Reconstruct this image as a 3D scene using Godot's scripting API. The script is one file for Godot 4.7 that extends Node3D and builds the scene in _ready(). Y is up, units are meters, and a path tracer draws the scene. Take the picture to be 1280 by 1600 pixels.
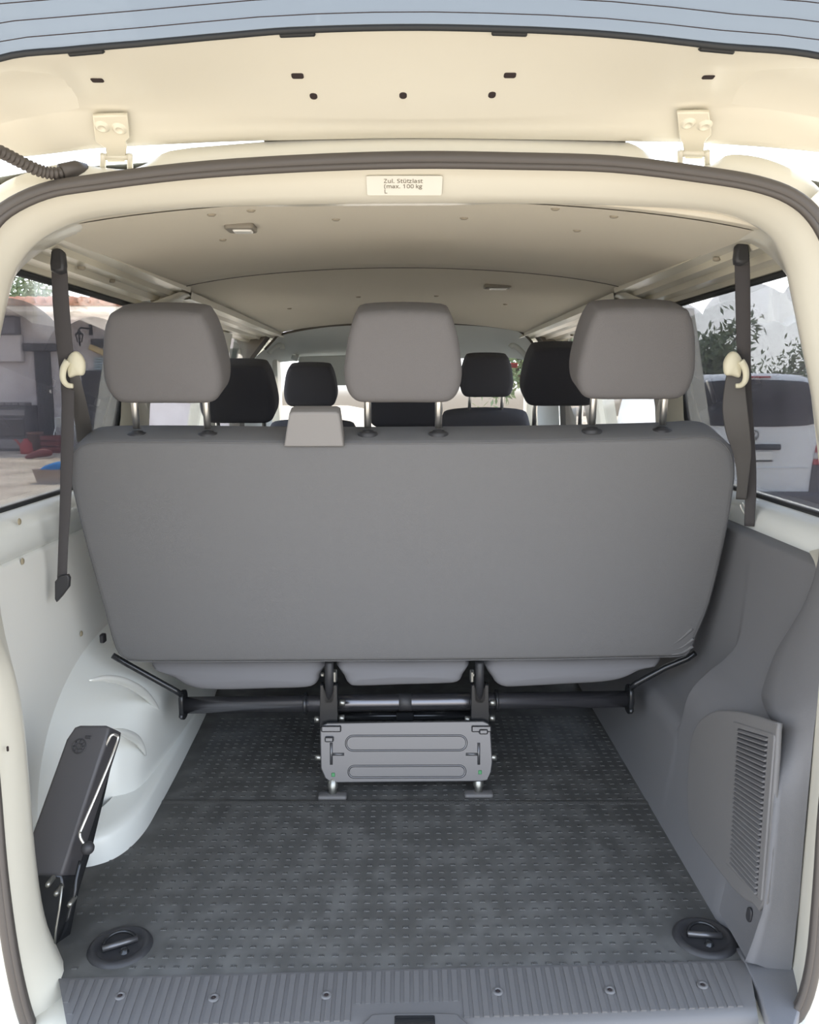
extends Node3D
# Rear load bay of a white passenger van, seen through its open tailgate.
# x right, y up from the load floor, the van points along -z.

const F := 1280.0
var eye: Transform3D
var taken := {}
var M := {}
var rng := RandomNumberGenerator.new()

# ------------------------------------------------------------------ mesh builder
class B:
	var s := SurfaceTool.new()
	var xf := Transform3D()
	var g := 0
	func _init() -> void:
		s.begin(Mesh.PRIMITIVE_TRIANGLES)
	func tri(a: Vector3, b: Vector3, c: Vector3) -> void:
		s.set_smooth_group(g)
		s.add_vertex(xf * a); s.set_smooth_group(g)
		s.add_vertex(xf * b); s.set_smooth_group(g)
		s.add_vertex(xf * c)
	func quad(a: Vector3, b: Vector3, c: Vector3, d: Vector3) -> void:
		tri(a, b, c)
		tri(a, c, d)
	func loft(rings: Array, closed := true) -> void:
		for i in rings.size() - 1:
			var p: Array = rings[i]
			var q: Array = rings[i + 1]
			var n := p.size()
			for j in (n if closed else n - 1):
				quad(p[j], p[(j + 1) % n], q[(j + 1) % n], q[j])
	func cap(r: Array, flip := false) -> void:
		var c := Vector3.ZERO
		for p in r: c += p
		c /= r.size()
		for j in r.size():
			if flip: tri(c, r[(j + 1) % r.size()], r[j])
			else: tri(c, r[j], r[(j + 1) % r.size()])
	# an outline (x, y) given depth along z, its rims rounded, its faces puffed out a little
	func slab(o: PackedVector2Array, d: float, bev: float, steps := 2, puff := 0.0) -> void:
		var n := o.size()
		var area := 0.0
		for i in n: area += o[i].cross(o[(i + 1) % n])
		var nor: Array = []
		for i in n:
			var e1: Vector2 = (o[i] - o[(i + n - 1) % n]).normalized()
			var e2: Vector2 = (o[(i + 1) % n] - o[i]).normalized()
			var m: Vector2 = (e1 + e2).normalized()
			if area < 0: nor.append(Vector2(-m.y, m.x))
			else: nor.append(Vector2(m.y, -m.x))
		var lo := o[0]
		var hi := o[0]
		for p in o:
			lo = lo.min(p)
			hi = hi.max(p)
		var mid := (lo + hi) / 2
		var half := (hi - lo) / 2
		var rings: Array = []
		for side in [1, -1]:
			var part: Array = []
			for k in steps + 1:
				var a := PI / 2 * k / steps
				var r: Array = []
				for i in n:
					var q: Vector2 = o[i] - nor[i] * bev * (1.0 - sin(a))
					if puff > 0.0: q = mid + (o[i] - mid) * (Vector2.ONE - Vector2(bev, bev) * (1.0 - sin(a)) / half)
					r.append(Vector3(q.x, q.y, side * (d / 2 - bev + bev * cos(a))))
				part.append(r)
			if side < 0: part.reverse()
			rings.append_array(part)
		if area > 0:
			for r in rings: r.reverse()
		g = 0
		loft(rings)
		for side in [0, 1]:
			var r: Array = rings[0] if side == 0 else rings[rings.size() - 1]
			if puff == 0.0:
				g = -1
				cap(r, side == 0)
				g = 0
			else:
				var c := Vector3.ZERO
				for p in r: c += p
				c /= r.size()
				var last := r
				for k in range(1, 7):
					var t := 1.0 - k / 6.5
					var q: Array = []
					for p in r:
						q.append(c + (p - c) * t + Vector3(0, 0, (1 if side == 0 else -1) * puff * (1 - t * t)))
					if side == 0: loft([q, last])
					else: loft([last, q])
					last = q
				cap(last, side == 0)
	func rbox(c: Vector3, size: Vector3, r := 0.003, steps := 1) -> void:
		var keep := xf
		xf = xf * Transform3D(Basis(), c)
		slab(B.rrect(size.x, size.y, minf(r, minf(size.x, size.y) * 0.49), 2), size.z, minf(r, size.z * 0.49), steps)
		xf = keep
	static func rrect(w: float, h: float, r: float, n := 4) -> PackedVector2Array:
		var o := PackedVector2Array()
		for k in 4:
			var cx := (w / 2 - r) * (1 if k == 0 or k == 3 else -1)
			var cy := (h / 2 - r) * (1 if k < 2 else -1)
			for j in n + 1:
				var a := PI / 2 * (k + float(j) / n)
				o.append(Vector2(cx + r * cos(a), cy + r * sin(a)))
		return o
	func tube(path: Array, rad, seg := 10, closed := false, caps := true) -> void:
		var n := path.size()
		var rings: Array = []
		var up := Vector3.ZERO
		for i in n:
			var t: Vector3
			if closed: t = (path[(i + 1) % n] - path[(i + n - 1) % n]).normalized()
			else: t = (path[mini(i + 1, n - 1)] - path[maxi(i - 1, 0)]).normalized()
			if up == Vector3.ZERO:
				up = Vector3.UP if absf(t.y) < 0.9 else Vector3.RIGHT
			up = (up - t * up.dot(t)).normalized()
			var side := t.cross(up)
			var r: float = rad[i] if rad is Array else rad
			var ring: Array = []
			for j in seg:
				var a := TAU * j / seg
				ring.append(path[i] + (up * cos(a) + side * sin(a)) * r)
			rings.append(ring)
		if closed: rings.append(rings[0])
		loft(rings)
		if caps and not closed:
			cap(rings[0], true)
			cap(rings[n - 1])
	# a flat band along a path; w the half width vector
	func ribbon(path: Array, w: Array, t := 0.0012) -> void:
		var rings: Array = []
		for i in path.size():
			var d: Vector3 = (path[mini(i + 1, path.size() - 1)] - path[maxi(i - 1, 0)]).normalized()
			var u: Vector3 = w[i]
			var nn := d.cross(u).normalized() * t
			rings.append([path[i] - u - nn * 0.5, path[i] - u * 0.9 + nn, path[i] + u * 0.9 + nn, path[i] + u + nn * 0.5, path[i] + u * 0.9 - nn, path[i] - u * 0.9 - nn])
		loft(rings)
		cap(rings[0]); cap(rings[rings.size() - 1])
	func lathe(prof: Array, seg := 16) -> void:
		var rings: Array = []
		for p in prof:
			var r: Array = []
			for j in seg:
				var a := TAU * j / seg
				r.append(Vector3(p.x * cos(a), p.y, p.x * sin(a)))
			rings.append(r)
		loft(rings)
	func grid(nu: int, nv: int, f: Callable) -> void:
		var rows: Array = []
		for i in nu + 1:
			var r: Array = []
			for j in nv + 1: r.append(f.call(float(i) / nu, float(j) / nv))
			rows.append(r)
		loft(rows, false)
	# profile (x, y) swept along z
	func sweep(prof: Array, z0: float, z1: float) -> void:
		var a: Array = []
		var b: Array = []
		for p in prof:
			a.append(Vector3(p.x, p.y, z0))
			b.append(Vector3(p.x, p.y, z1))
		loft([a, b], false)
	# a closed prism between two quads
	func hexa(lo: Array, hi: Array) -> void:
		var k := g
		g = -1
		loft([lo, hi])
		cap(lo, true); cap(hi)
		g = k

# ------------------------------------------------------------------ helpers
func ray(px: float, py: float) -> Vector3:
	return eye.basis * Vector3((px - 640.0) / F, (800.0 - py) / F, -1.0)
func pz(px: float, py: float, z: float) -> Vector3:
	var d := ray(px, py)
	return eye.origin + d * ((z - eye.origin.z) / d.z)
func ph(px: float, py: float, y: float) -> Vector3:
	var d := ray(px, py)
	return eye.origin + d * ((y - eye.origin.y) / d.y)
func pw(px: float, py: float, x: float) -> Vector3:
	var d := ray(px, py)
	return eye.origin + d * ((x - eye.origin.x) / d.x)
# measured outline on a plane: gives (x, y) in the plane's frame
func on_plane(list: Array, fr: Transform3D) -> PackedVector2Array:
	var inv := fr.affine_inverse()
	var o := PackedVector2Array()
	for q in list:
		var d := ray(q[0], q[1])
		var t := (fr.origin - eye.origin).dot(fr.basis.z) / d.dot(fr.basis.z)
		var l := inv * (eye.origin + d * t)
		o.append(Vector2(l.x, l.y))
	return o
func smooth2(o: PackedVector2Array, per := 4) -> PackedVector2Array:
	var out := PackedVector2Array()
	var n := o.size()
	for i in n:
		for k in per:
			out.append(o[i].cubic_interpolate(o[(i + 1) % n], o[(i + n - 1) % n], o[(i + 2) % n], float(k) / per))
	return out
func smooth3(p: Array, per := 4) -> Array:
	var out: Array = []
	var n := p.size()
	for i in n - 1:
		for k in per:
			out.append(p[i].cubic_interpolate(p[i + 1], p[maxi(i - 1, 0)], p[mini(i + 2, n - 1)], float(k) / per))
	out.append(p[n - 1])
	return out
func along(list: Array, x: float) -> float:
	for i in list.size() - 1:
		if x <= list[i + 1][0] or i == list.size() - 2:
			var t: float = (x - list[i][0]) / (list[i + 1][0] - list[i][0])
			var a: float = list[maxi(i - 1, 0)][1]
			var b: float = list[i][1]
			var c: float = list[i + 1][1]
			var d: float = list[mini(i + 2, list.size() - 1)][1]
			return cubic_interpolate(b, c, a, d, clampf(t, 0, 1)) if t >= 0 and t <= 1 else lerpf(b, c, t)
	return 0.0
func frame(o: Vector3, x: Vector3, y: Vector3) -> Transform3D:
	var z := x.cross(y).normalized()
	return Transform3D(Basis(x.normalized(), z.cross(x).normalized(), z), o)
func numbered(called: String) -> String:
	taken[called] = taken.get(called, -1) + 1
	return called if taken[called] == 0 else "%s_%03d" % [called, taken[called]]
func thing(called: String, label: String, category: String, at: Vector3, group := "") -> Node3D:
	var o := Node3D.new()
	o.name = numbered(called)
	add_child(o)
	o.position = at
	tag(o, label, category, group)
	return o
func tag(o: Node, label: String, category: String, group := "") -> void:
	o.set_meta("label", label)
	o.set_meta("category", category)
	if group: o.set_meta("group", group)
func part(called: String, b: B, m: Material, parent: Node) -> MeshInstance3D:
	var o := MeshInstance3D.new()
	b.s.generate_normals()
	b.s.index()
	o.mesh = b.s.commit()
	o.material_override = null
	o.mesh.surface_set_material(0, m)
	if parent == self: called = numbered(called)
	o.name = called
	parent.add_child(o, true)
	if parent != self: o.global_transform = Transform3D()
	return o
func copy_part(src: MeshInstance3D, called: String, parent: Node, at: Transform3D) -> MeshInstance3D:
	var o := MeshInstance3D.new()
	o.mesh = src.mesh
	o.name = called
	parent.add_child(o, true)
	o.global_transform = at
	return o
func struct(called: String, b: B, m: Material, label: String) -> MeshInstance3D:
	var o := part(called, b, m, self)
	o.set_meta("kind", "structure")
	o.set_meta("label", label)
	return o
func mat(called: String, c: Color, rough := 0.6, metal := 0.0) -> StandardMaterial3D:
	var m := StandardMaterial3D.new()
	m.resource_name = called
	m.albedo_color = c
	m.roughness = rough
	m.metallic = metal
	M[called] = m
	return m
func noise_tex(freq: float, seed_: int, normal := false, strength := 4.0, size := 256, ramp: Gradient = null, octaves := 3) -> NoiseTexture2D:
	var n := FastNoiseLite.new()
	n.seed = seed_
	n.frequency = freq
	n.fractal_octaves = octaves
	var t := NoiseTexture2D.new()
	t.width = size
	t.height = size
	t.seamless = true
	t.noise = n
	t.as_normal_map = normal
	t.bump_strength = strength
	if ramp: t.color_ramp = ramp
	return t
func ramp(a: Color, b: Color, lo := 0.0, hi := 1.0) -> Gradient:
	var r := Gradient.new()
	r.offsets = PackedFloat32Array([lo, hi])
	r.colors = PackedColorArray([a, b])
	return r
func bumpy(m: StandardMaterial3D, t: Texture2D, scale: float, amount := 1.0) -> void:
	m.normal_enabled = true
	m.normal_texture = t
	m.normal_scale = amount
	tri(m, scale)
func tri(m: StandardMaterial3D, scale: float) -> void:
	m.uv1_triplanar = true
	m.uv1_world_triplanar = true
	m.uv1_scale = Vector3.ONE * scale
func glass(called: String, c: Color, a: float) -> StandardMaterial3D:
	var m := mat(called, Color(c.r, c.g, c.b, a), 0.02)
	m.transparency = BaseMaterial3D.TRANSPARENCY_ALPHA
	m.cull_mode = BaseMaterial3D.CULL_DISABLED
	return m

# ------------------------------------------------------------------ materials
func materials() -> void:
	var paint := mat("white_paint", Color(0.835, 0.82, 0.765), 0.32)
	paint.clearcoat_enabled = true
	paint.clearcoat = 0.5
	paint.clearcoat_roughness = 0.15
	var inner := mat("inner_paint", Color(0.875, 0.885, 0.87), 0.35)
	inner.clearcoat_enabled = true
	inner.clearcoat = 0.4
	inner.clearcoat_roughness = 0.2
	mat("panel_white", Color(0.86, 0.86, 0.84), 0.55)
	mat("steel_cream", Color(0.84, 0.82, 0.75), 0.22)
	var weave := noise_tex(0.35, 3, true, 5.0, 256, null, 2)
	var liner := mat("headliner", Color(0.80, 0.775, 0.715), 0.95)
	bumpy(liner, weave, 14.0, 0.4)
	mat("cab_liner", Color(0.80, 0.81, 0.79), 0.95)
	var fab := mat("grey_fabric", Color(0.43, 0.43, 0.435), 0.95)
	bumpy(fab, weave, 9.0, 0.5)
	var fab2 := mat("head_fabric", Color(0.425, 0.415, 0.415), 0.95)
	bumpy(fab2, weave, 9.0, 0.5)
	mat("cushion_fabric", Color(0.47, 0.47, 0.485), 0.95)
	var dark := mat("dark_fabric", Color(0.25, 0.25, 0.27), 0.95)
	bumpy(dark, weave, 9.0, 0.5)
	var grain := noise_tex(0.22, 5, true, 6.0, 256, null, 2)
	var rub := mat("rubber_mat", Color(0.335, 0.335, 0.33), 0.5)
	rub.albedo_texture = noise_tex(0.012, 21, false, 1, 512, ramp(Color(0.78, 0.78, 0.78), Color(1, 1, 1), 0.35, 0.75), 5)
	rub.roughness_texture = noise_tex(0.012, 22, false, 1, 512, ramp(Color(0.78, 0.78, 0.78), Color(1, 1, 1), 0.3, 0.7), 4)
	bumpy(rub, grain, 1.6, 0.0)
	rub.normal_enabled = false
	rub.heightmap_enabled = false
	var rubb := mat("rubber_grain", Color(0.31, 0.31, 0.305), 0.48)
	bumpy(rubb, grain, 9.0, 0.7)
	var trim := mat("grey_trim", Color(0.425, 0.425, 0.435), 0.62)
	bumpy(trim, grain, 14.0, 0.25)
	var cover := mat("cover_trim", Color(0.425, 0.42, 0.42), 0.6)
	bumpy(cover, grain, 14.0, 0.25)
	mat("sill_plastic", Color(0.395, 0.39, 0.39), 0.5)
	mat("light_plastic", Color(0.52, 0.51, 0.505), 0.6)
	mat("seal_rubber", Color(0.29, 0.27, 0.255), 0.5)
	mat("black_plastic", Color(0.19, 0.19, 0.20), 0.5)
	mat("arm_plastic", Color(0.27, 0.265, 0.275), 0.5)
	mat("black_steel", Color(0.22, 0.225, 0.235), 0.22, 0.6)
	mat("tube_gloss", Color(0.42, 0.42, 0.44), 0.27, 0.85)
	mat("grey_steel", Color(0.40, 0.40, 0.41), 0.34, 0.75)
	mat("chrome", Color(0.92, 0.91, 0.89), 0.32, 1.0)
	mat("zinc", Color(0.62, 0.62, 0.60), 0.35, 0.9)
	mat("webbing", Color(0.27, 0.26, 0.265), 0.85)
	mat("belt_webbing", Color(0.33, 0.32, 0.315), 0.8)
	mat("ivory_plastic", Color(0.83, 0.81, 0.72), 0.5)
	mat("green_dot", Color(0.25, 0.52, 0.33), 0.5)
	mat("hole_dark", Color(0.17, 0.13, 0.13), 0.9)
	mat("plug_grey", Color(0.62, 0.58, 0.49), 0.8)
	mat("clip_beige", Color(0.58, 0.55, 0.49), 0.8)
	mat("print_grey", Color(0.42, 0.39, 0.33), 0.7)
	mat("sticker", Color(0.865, 0.855, 0.815), 0.45)
	mat("gasket", Color(0.13, 0.14, 0.15), 0.6)
	mat("lamp_lens", Color(0.88, 0.88, 0.86), 0.2)
	mat("lamp_grey", Color(0.50, 0.48, 0.44), 0.5)
	mat("dark_trim", Color(0.36, 0.34, 0.31), 0.8)
	glass("clear_glass", Color(0.55, 0.62, 0.60), 0.10)
	glass("tint_film", Color(0.36, 0.355, 0.395), 0.74)
	glass("tail_glass", Color(0.30, 0.35, 0.385), 0.88)
	# outside
	var gnd := mat("yard_ground", Color(0.79, 0.735, 0.655), 0.95)
	gnd.albedo_texture = noise_tex(0.01, 31, false, 1, 512, ramp(Color(0.86, 0.85, 0.84), Color(1, 1, 1), 0.3, 0.75), 5)
	tri(gnd, 0.16)
	var wall := mat("house_wall", Color(0.80, 0.77, 0.77), 0.9)
	wall.albedo_texture = noise_tex(0.01, 33, false, 1, 256, ramp(Color(0.93, 0.92, 0.92), Color(1, 1, 1), 0.3, 0.7), 4)
	tri(wall, 0.3)
	mat("dark_wood", Color(0.19, 0.18, 0.19), 0.7)
	mat("slat_wood", Color(0.26, 0.25, 0.27), 0.6)
	mat("clay_tile", Color(0.62, 0.42, 0.34), 0.85)
	mat("eave_white", Color(0.84, 0.80, 0.77), 0.8)
	mat("hood_grey", Color(0.40, 0.39, 0.42), 0.7)
	mat("stove_dark", Color(0.16, 0.16, 0.18), 0.35)
	mat("stove_grey", Color(0.46, 0.45, 0.46), 0.35, 0.5)
	mat("iron_black", Color(0.07, 0.07, 0.08), 0.5, 0.4)
	mat("red_plastic", Color(0.62, 0.10, 0.10), 0.5)
	mat("maroon", Color(0.42, 0.12, 0.12), 0.6)
	mat("brown_pot", Color(0.42, 0.28, 0.22), 0.8)
	mat("blue_cloth", Color(0.10, 0.50, 0.78), 0.8)
	mat("basin_grey", Color(0.62, 0.55, 0.50), 0.45, 0.3)
	mat("white_plastic", Color(0.88, 0.88, 0.87), 0.5)
	mat("awning", Color(0.80, 0.70, 0.50), 0.8)
	mat("shutter_blue", Color(0.62, 0.70, 0.74), 0.7)
	mat("van_white", Color(0.86, 0.87, 0.88), 0.3)
	mat("van_glass", Color(0.075, 0.08, 0.11), 0.08)
	mat("van_dark", Color(0.10, 0.10, 0.12), 0.5)
	mat("tail_red", Color(0.62, 0.06, 0.07), 0.2)
	mat("tail_clear", Color(0.75, 0.73, 0.72), 0.2)
	var leaf := mat("olive_leaf", Color(0.36, 0.41, 0.29), 0.6)
	leaf.cull_mode = BaseMaterial3D.CULL_DISABLED
	leaf.backlight_enabled = true
	leaf.backlight = Color(0.12, 0.15, 0.07)
	var leaf2 := mat("hedge_leaf", Color(0.41, 0.46, 0.32), 0.6)
	leaf2.cull_mode = BaseMaterial3D.CULL_DISABLED
	leaf2.backlight_enabled = true
	leaf2.backlight = Color(0.15, 0.18, 0.08)
	mat("bark", Color(0.35, 0.29, 0.24), 0.9)

func _ready() -> void:
	rng.seed = 7
	# camera
	eye = Transform3D(Basis.from_euler(Vector3(deg_to_rad(-8.8), deg_to_rad(-0.45), 0)), Vector3(0, 1.02, 0))
	var cam := Camera3D.new()
	cam.name = "camera"
	cam.fov = rad_to_deg(2 * atan(800.0 / F))
	cam.near = 0.02
	cam.far = 300
	add_child(cam)
	cam.transform = eye
	cam.current = true
	# sky, sun, exposure
	var env := Environment.new()
	var sm := ProceduralSkyMaterial.new()
	sm.sky_top_color = Color(0.68, 0.76, 0.88)
	sm.sky_horizon_color = Color(0.94, 0.95, 0.95)
	sm.sky_curve = 0.35
	sm.ground_bottom_color = Color(0.55, 0.50, 0.45)
	sm.ground_horizon_color = Color(0.75, 0.72, 0.68)
	sm.sun_angle_max = 2.0
	sm.sky_energy_multiplier = 1.55
	var sky := Sky.new()
	sky.sky_material = sm
	env.background_mode = Environment.BG_SKY
	env.sky = sky
	env.tonemap_mode = Environment.TONE_MAPPER_LINEAR
	env.tonemap_exposure = 1.8
	env.sdfgi_enabled = true
	env.ssao_enabled = true
	env.ssil_enabled = true
	var we := WorldEnvironment.new()
	we.name = "environment"
	we.environment = env
	add_child(we)
	var sun := DirectionalLight3D.new()
	sun.name = "sun"
	add_child(sun)
	sun.look_at_from_position(Vector3(-0.25, 6.0, -2.6), Vector3.ZERO)
	sun.light_color = Color(1.0, 0.96, 0.89)
	sun.light_energy = 1.5
	sun.light_angular_distance = 0.6
	sun.shadow_enabled = true
	materials()
	ground()
	shell()
	rear_frame()
	right_trim()
	left_side()
	bay_floor()
	ceiling_()
	tailgate()
	cab()
	third_row()
	second_row()
	front_seats()
	belts()
	folded_arm()
	lashing_rings()
	yard_left()
	yard_right()

# ------------------------------------------------------------------ outdoors ground
func ground_y(x: float, z: float) -> float:
	var far := smoothstep(-4.0, -7.5, z)
	var left := smoothstep(-1.6, -3.2, x)
	var right := smoothstep(1.4, 3.0, x)
	return -0.57 + far * (left * 0.37 - right * 0.27)
func ground() -> void:
	var b := B.new()
	b.grid(72, 72, func(u, v):
		var x := lerpf(-30, 30, v)
		var z := lerpf(26, -50, u)
		return Vector3(x, ground_y(x, z), z))
	struct("ground", b, M.yard_ground, "pale pinkish concrete yard around the van")

# ------------------------------------------------------------------ van body
func side_prof(s: float) -> Array:
	var o: Array = []
	for q in [[.600,1.300],[.604,1.280],[.640,1.277],[.648,1.266],[.655,1.272],[.690,1.268],[.697,1.255],[.705,1.260],[.740,1.256],[.748,1.246],[.772,1.246]]: o.append(Vector2(s * q[0], q[1]))
	return o
func shell() -> void:
	for s in [-1.0, 1.0]:
		var nm := "left" if s < 0 else "right"
		var b := B.new()
		# lower outer wall, a thick slab
		b.g = -1
		b.hexa([Vector3(s * 0.86, -0.35, -1.36), Vector3(s * 0.95, -0.35, -1.36), Vector3(s * 0.95, -0.35, -5.5), Vector3(s * 0.86, -0.35, -5.5)],
			[Vector3(s * 0.86, 0.74, -1.36), Vector3(s * 0.95, 0.74, -1.36), Vector3(s * 0.95, 0.74, -5.5), Vector3(s * 0.86, 0.74, -5.5)])
		# pillars
		for zz in [[-1.36, -1.60], [-2.42, -2.62], [-3.50, -3.66]]:
			b.hexa([Vector3(s * 0.845, 0.73, zz[0]), Vector3(s * 0.94, 0.73, zz[0]), Vector3(s * 0.94, 0.73, zz[1]), Vector3(s * 0.845, 0.73, zz[1])],
				[Vector3(s * 0.745, 1.24, zz[0]), Vector3(s * 0.84, 1.24, zz[0]), Vector3(s * 0.84, 1.24, zz[1]), Vector3(s * 0.745, 1.24, zz[1])])
		b.hexa([Vector3(s * 0.80, 0.73, -5.35), Vector3(s * 0.93, 0.73, -5.35), Vector3(s * 0.93, 0.73, -5.5), Vector3(s * 0.80, 0.73, -5.5)],
			[Vector3(s * 0.72, 1.24, -4.75), Vector3(s * 0.84, 1.24, -4.75), Vector3(s * 0.84, 1.24, -4.9), Vector3(s * 0.72, 1.24, -4.9)])
		var w := struct("wall_" + nm, b, M.white_paint, "white painted side wall of the van, %s side" % nm)
		# cant rail above the windows
		b = B.new()
		b.g = -1
		b.sweep(side_prof(s), -1.42, -2.40)
		var r := part("roof_rail", b, M.steel_cream, w)
		r.set_meta("label", "glossy stepped metal rail above the rear side window")
		b = B.new()
		var q: Array = []
		for p in side_prof(s): q.append(p + Vector2(s * 0.015, -0.012))
		b.g = -1
		b.sweep(q, -2.46, -4.75)
		part("roof_rail", b, M.steel_cream, w)
		# inner faces of the pillars
		b = B.new()
		for k in 1:
			var z0 := -2.36
			var z1 := -2.63
			var pr: Array = []
			for t in [[0.0, 0.0], [0.012, -0.02], [0.012, -0.12], [0.0, -0.27]]:
				pr.append(t)
			var lo: Array = []
			var mi: Array = []
			var hi: Array = []
			var tp: Array = []
			for t in pr:
				lo.append(Vector3(s * (0.83 - t[0]), 0.66, z0 + t[1]))
				mi.append(Vector3(s * (0.80 - t[0]), 1.0, z0 + t[1]))
				hi.append(Vector3(s * (0.735 - t[0]), 1.235, z0 + t[1] * 0.8 + 0.01))
				tp.append(Vector3(s * (0.62 - t[0]), 1.275, z0 + t[1] * 0.5 + 0.02))
			b.loft([lo, mi, hi, tp], false)
		var cp := part("pillar_cover", b, M.steel_cream, w)
		cp.set_meta("label", "cream metal cover of the middle pillar")
		# rubber gasket round the rear side window
		b = B.new()
		var gp := [Vector3(s * 0.866, 0.752, -1.60), Vector3(s * 0.866, 0.752, -2.40), Vector3(s * 0.763, 1.242, -2.40), Vector3(s * 0.763, 1.242, -1.60)]
		for k in 4: b.tube([gp[k], gp[(k + 1) % 4]], 0.009, 6)
		part("gasket", b, M.gasket, w)
		# belt ledge under the windows, along the van
		b = B.new()
		b.g = 3
		b.sweep([Vector2(s * 0.875, 0.752), Vector2(s * 0.83, 0.748), Vector2(s * 0.808, 0.735), Vector2(s * 0.80, 0.715), Vector2(s * 0.797, 0.672), Vector2(s * 0.806, 0.664), Vector2(s * 0.815, 0.66)], -1.38, -5.3)
		part("belt_ledge", b, M.inner_paint, w)
		# windows
		var wn := 1 if s < 0 else 3
		window_pane(s, -1.60, -2.42, "window_%d" % wn, true)
		window_pane(s, -2.60, -3.52, "window_%d" % (wn + 1), false)
		window_pane(s, -3.64, -4.80, "window_%d" % (wn + 4), false)
	# outer roof skin
	var b2 := B.new()
	var prof := [Vector2(-0.95, 0.74), Vector2(-0.93, 0.74)]
	prof = [Vector2(-0.79, 1.262), Vector2(-0.82, 1.272), Vector2(-0.825, 1.305), Vector2(-0.78, 1.345), Vector2(-0.6, 1.375), Vector2(-0.3, 1.395), Vector2(0, 1.40), Vector2(0.3, 1.395), Vector2(0.6, 1.375), Vector2(0.78, 1.345), Vector2(0.825, 1.305), Vector2(0.82, 1.272), Vector2(0.79, 1.262)]
	b2.sweep(prof, -1.44, -4.85)
	prof.reverse()
	for i in prof.size(): prof[i] = prof[i] * Vector2(0.985, 1) + Vector2(0, -0.012)
	b2.sweep(prof, -1.44, -4.85)
	struct("roof", b2, M.white_paint, "white outer roof skin of the van")
	# bonnet and bulkhead in front, rear bumper behind
	b2 = B.new()
	b2.rbox(Vector3(0, 0.10, -5.75), Vector3(1.86, 0.9, 0.6), 0.06, 3)
	struct("wall_front", b2, M.white_paint, "white bonnet and front bulkhead of the van")
	b2 = B.new()
	b2.rbox(Vector3(0, -0.26, -1.18), Vector3(1.84, 0.2, 0.16), 0.05, 3)
	var bump := part("rear_bumper", b2, M.black_plastic, self)
	tag(bump, "dark plastic rear bumper below the load sill", "bumper")
func window_pane(s: float, z0: float, z1: float, called: String, film: bool) -> void:
	var b := B.new()
	b.g = -1
	var o := Vector3(s * 0.866, 0.745, 0)
	var t := Vector3(s * 0.762, 1.250, 0)
	var out := Vector3(s * 0.004, 0, 0)
	b.hexa([o + Vector3(0, 0, z0), o + out + Vector3(0, 0, z0), o + out + Vector3(0, 0, z1), o + Vector3(0, 0, z1)],
		[t + Vector3(0, 0, z0), t + out + Vector3(0, 0, z0), t + out + Vector3(0, 0, z1), t + Vector3(0, 0, z1)])
	var w := struct(called, b, M.clear_glass, "side window pane, %s side%s" % ["left" if s < 0 else "right", " beside the load bay" if film else " further forward"])
	if film:
		# dark tint film inside the pane; its upper edge hangs in scallops
		b = B.new()
		var lo: Array = []
		var hi: Array = []
		for k in 49:
			var u := k / 48.0
			var z := lerpf(z0 + 0.01, z1 - 0.01, u)
			var c := absf(sin((z + (1.92 if s < 0 else 1.70)) * PI / 0.45))
			var h := (1.140 if s < 0 else 1.20) + 0.05 * pow(c, 0.75)
			var q := o.lerp(t, (h - 0.745) / 0.505)
			lo.append(o + Vector3(-s * 0.003, 0.012, z))
			hi.append(q + Vector3(-s * 0.003, 0, z))
		b.loft([lo, hi], false)
		var f := part("tint_film", b, M.tint_film, w)
		f.set_meta("label", "dark tint film with a scalloped upper edge")

# measured edge of the rear opening (inner edge, seal)
const EDGE := [[118,1545,52,1612],[90,1505,36,1565],[66,1440,18,1480],[52,1340,2,1360],[43,1220,-10,1220],[34,1125,-22,1110],[18,1050,-40,1020],[-8,990,-60,940],[-36,900,-78,860],[-42,760,-85,740],[-30,630,-75,600],[-6,540,-60,480],[8,475,-40,410],[22,428,-18,362],[50,388,12,328],[95,358,70,300],[160,339,140,287],[300,326,290,268],[470,321,460,256],[640,319,640,250],[810,319,810,252],[960,322,960,257],[1090,330,1100,274],[1160,345,1180,288],[1205,372,1235,308],[1228,415,1272,340],[1242,475,1298,390],[1256,545,1318,470],[1272,630,1335,600],[1290,760,1345,740],[1296,880,1340,860],[1290,980,1328,960],[1276,1080,1312,1080],[1262,1250,1290,1250],[1250,1380,1280,1390],[1240,1490,1268,1510],[1222,1560,1245,1580],[1190,1600,1200,1615]]
func edge_z(py: float) -> float:
	return lerpf(-1.39, -1.30, clampf((py - 320) / 1220.0, 0, 1))
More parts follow.
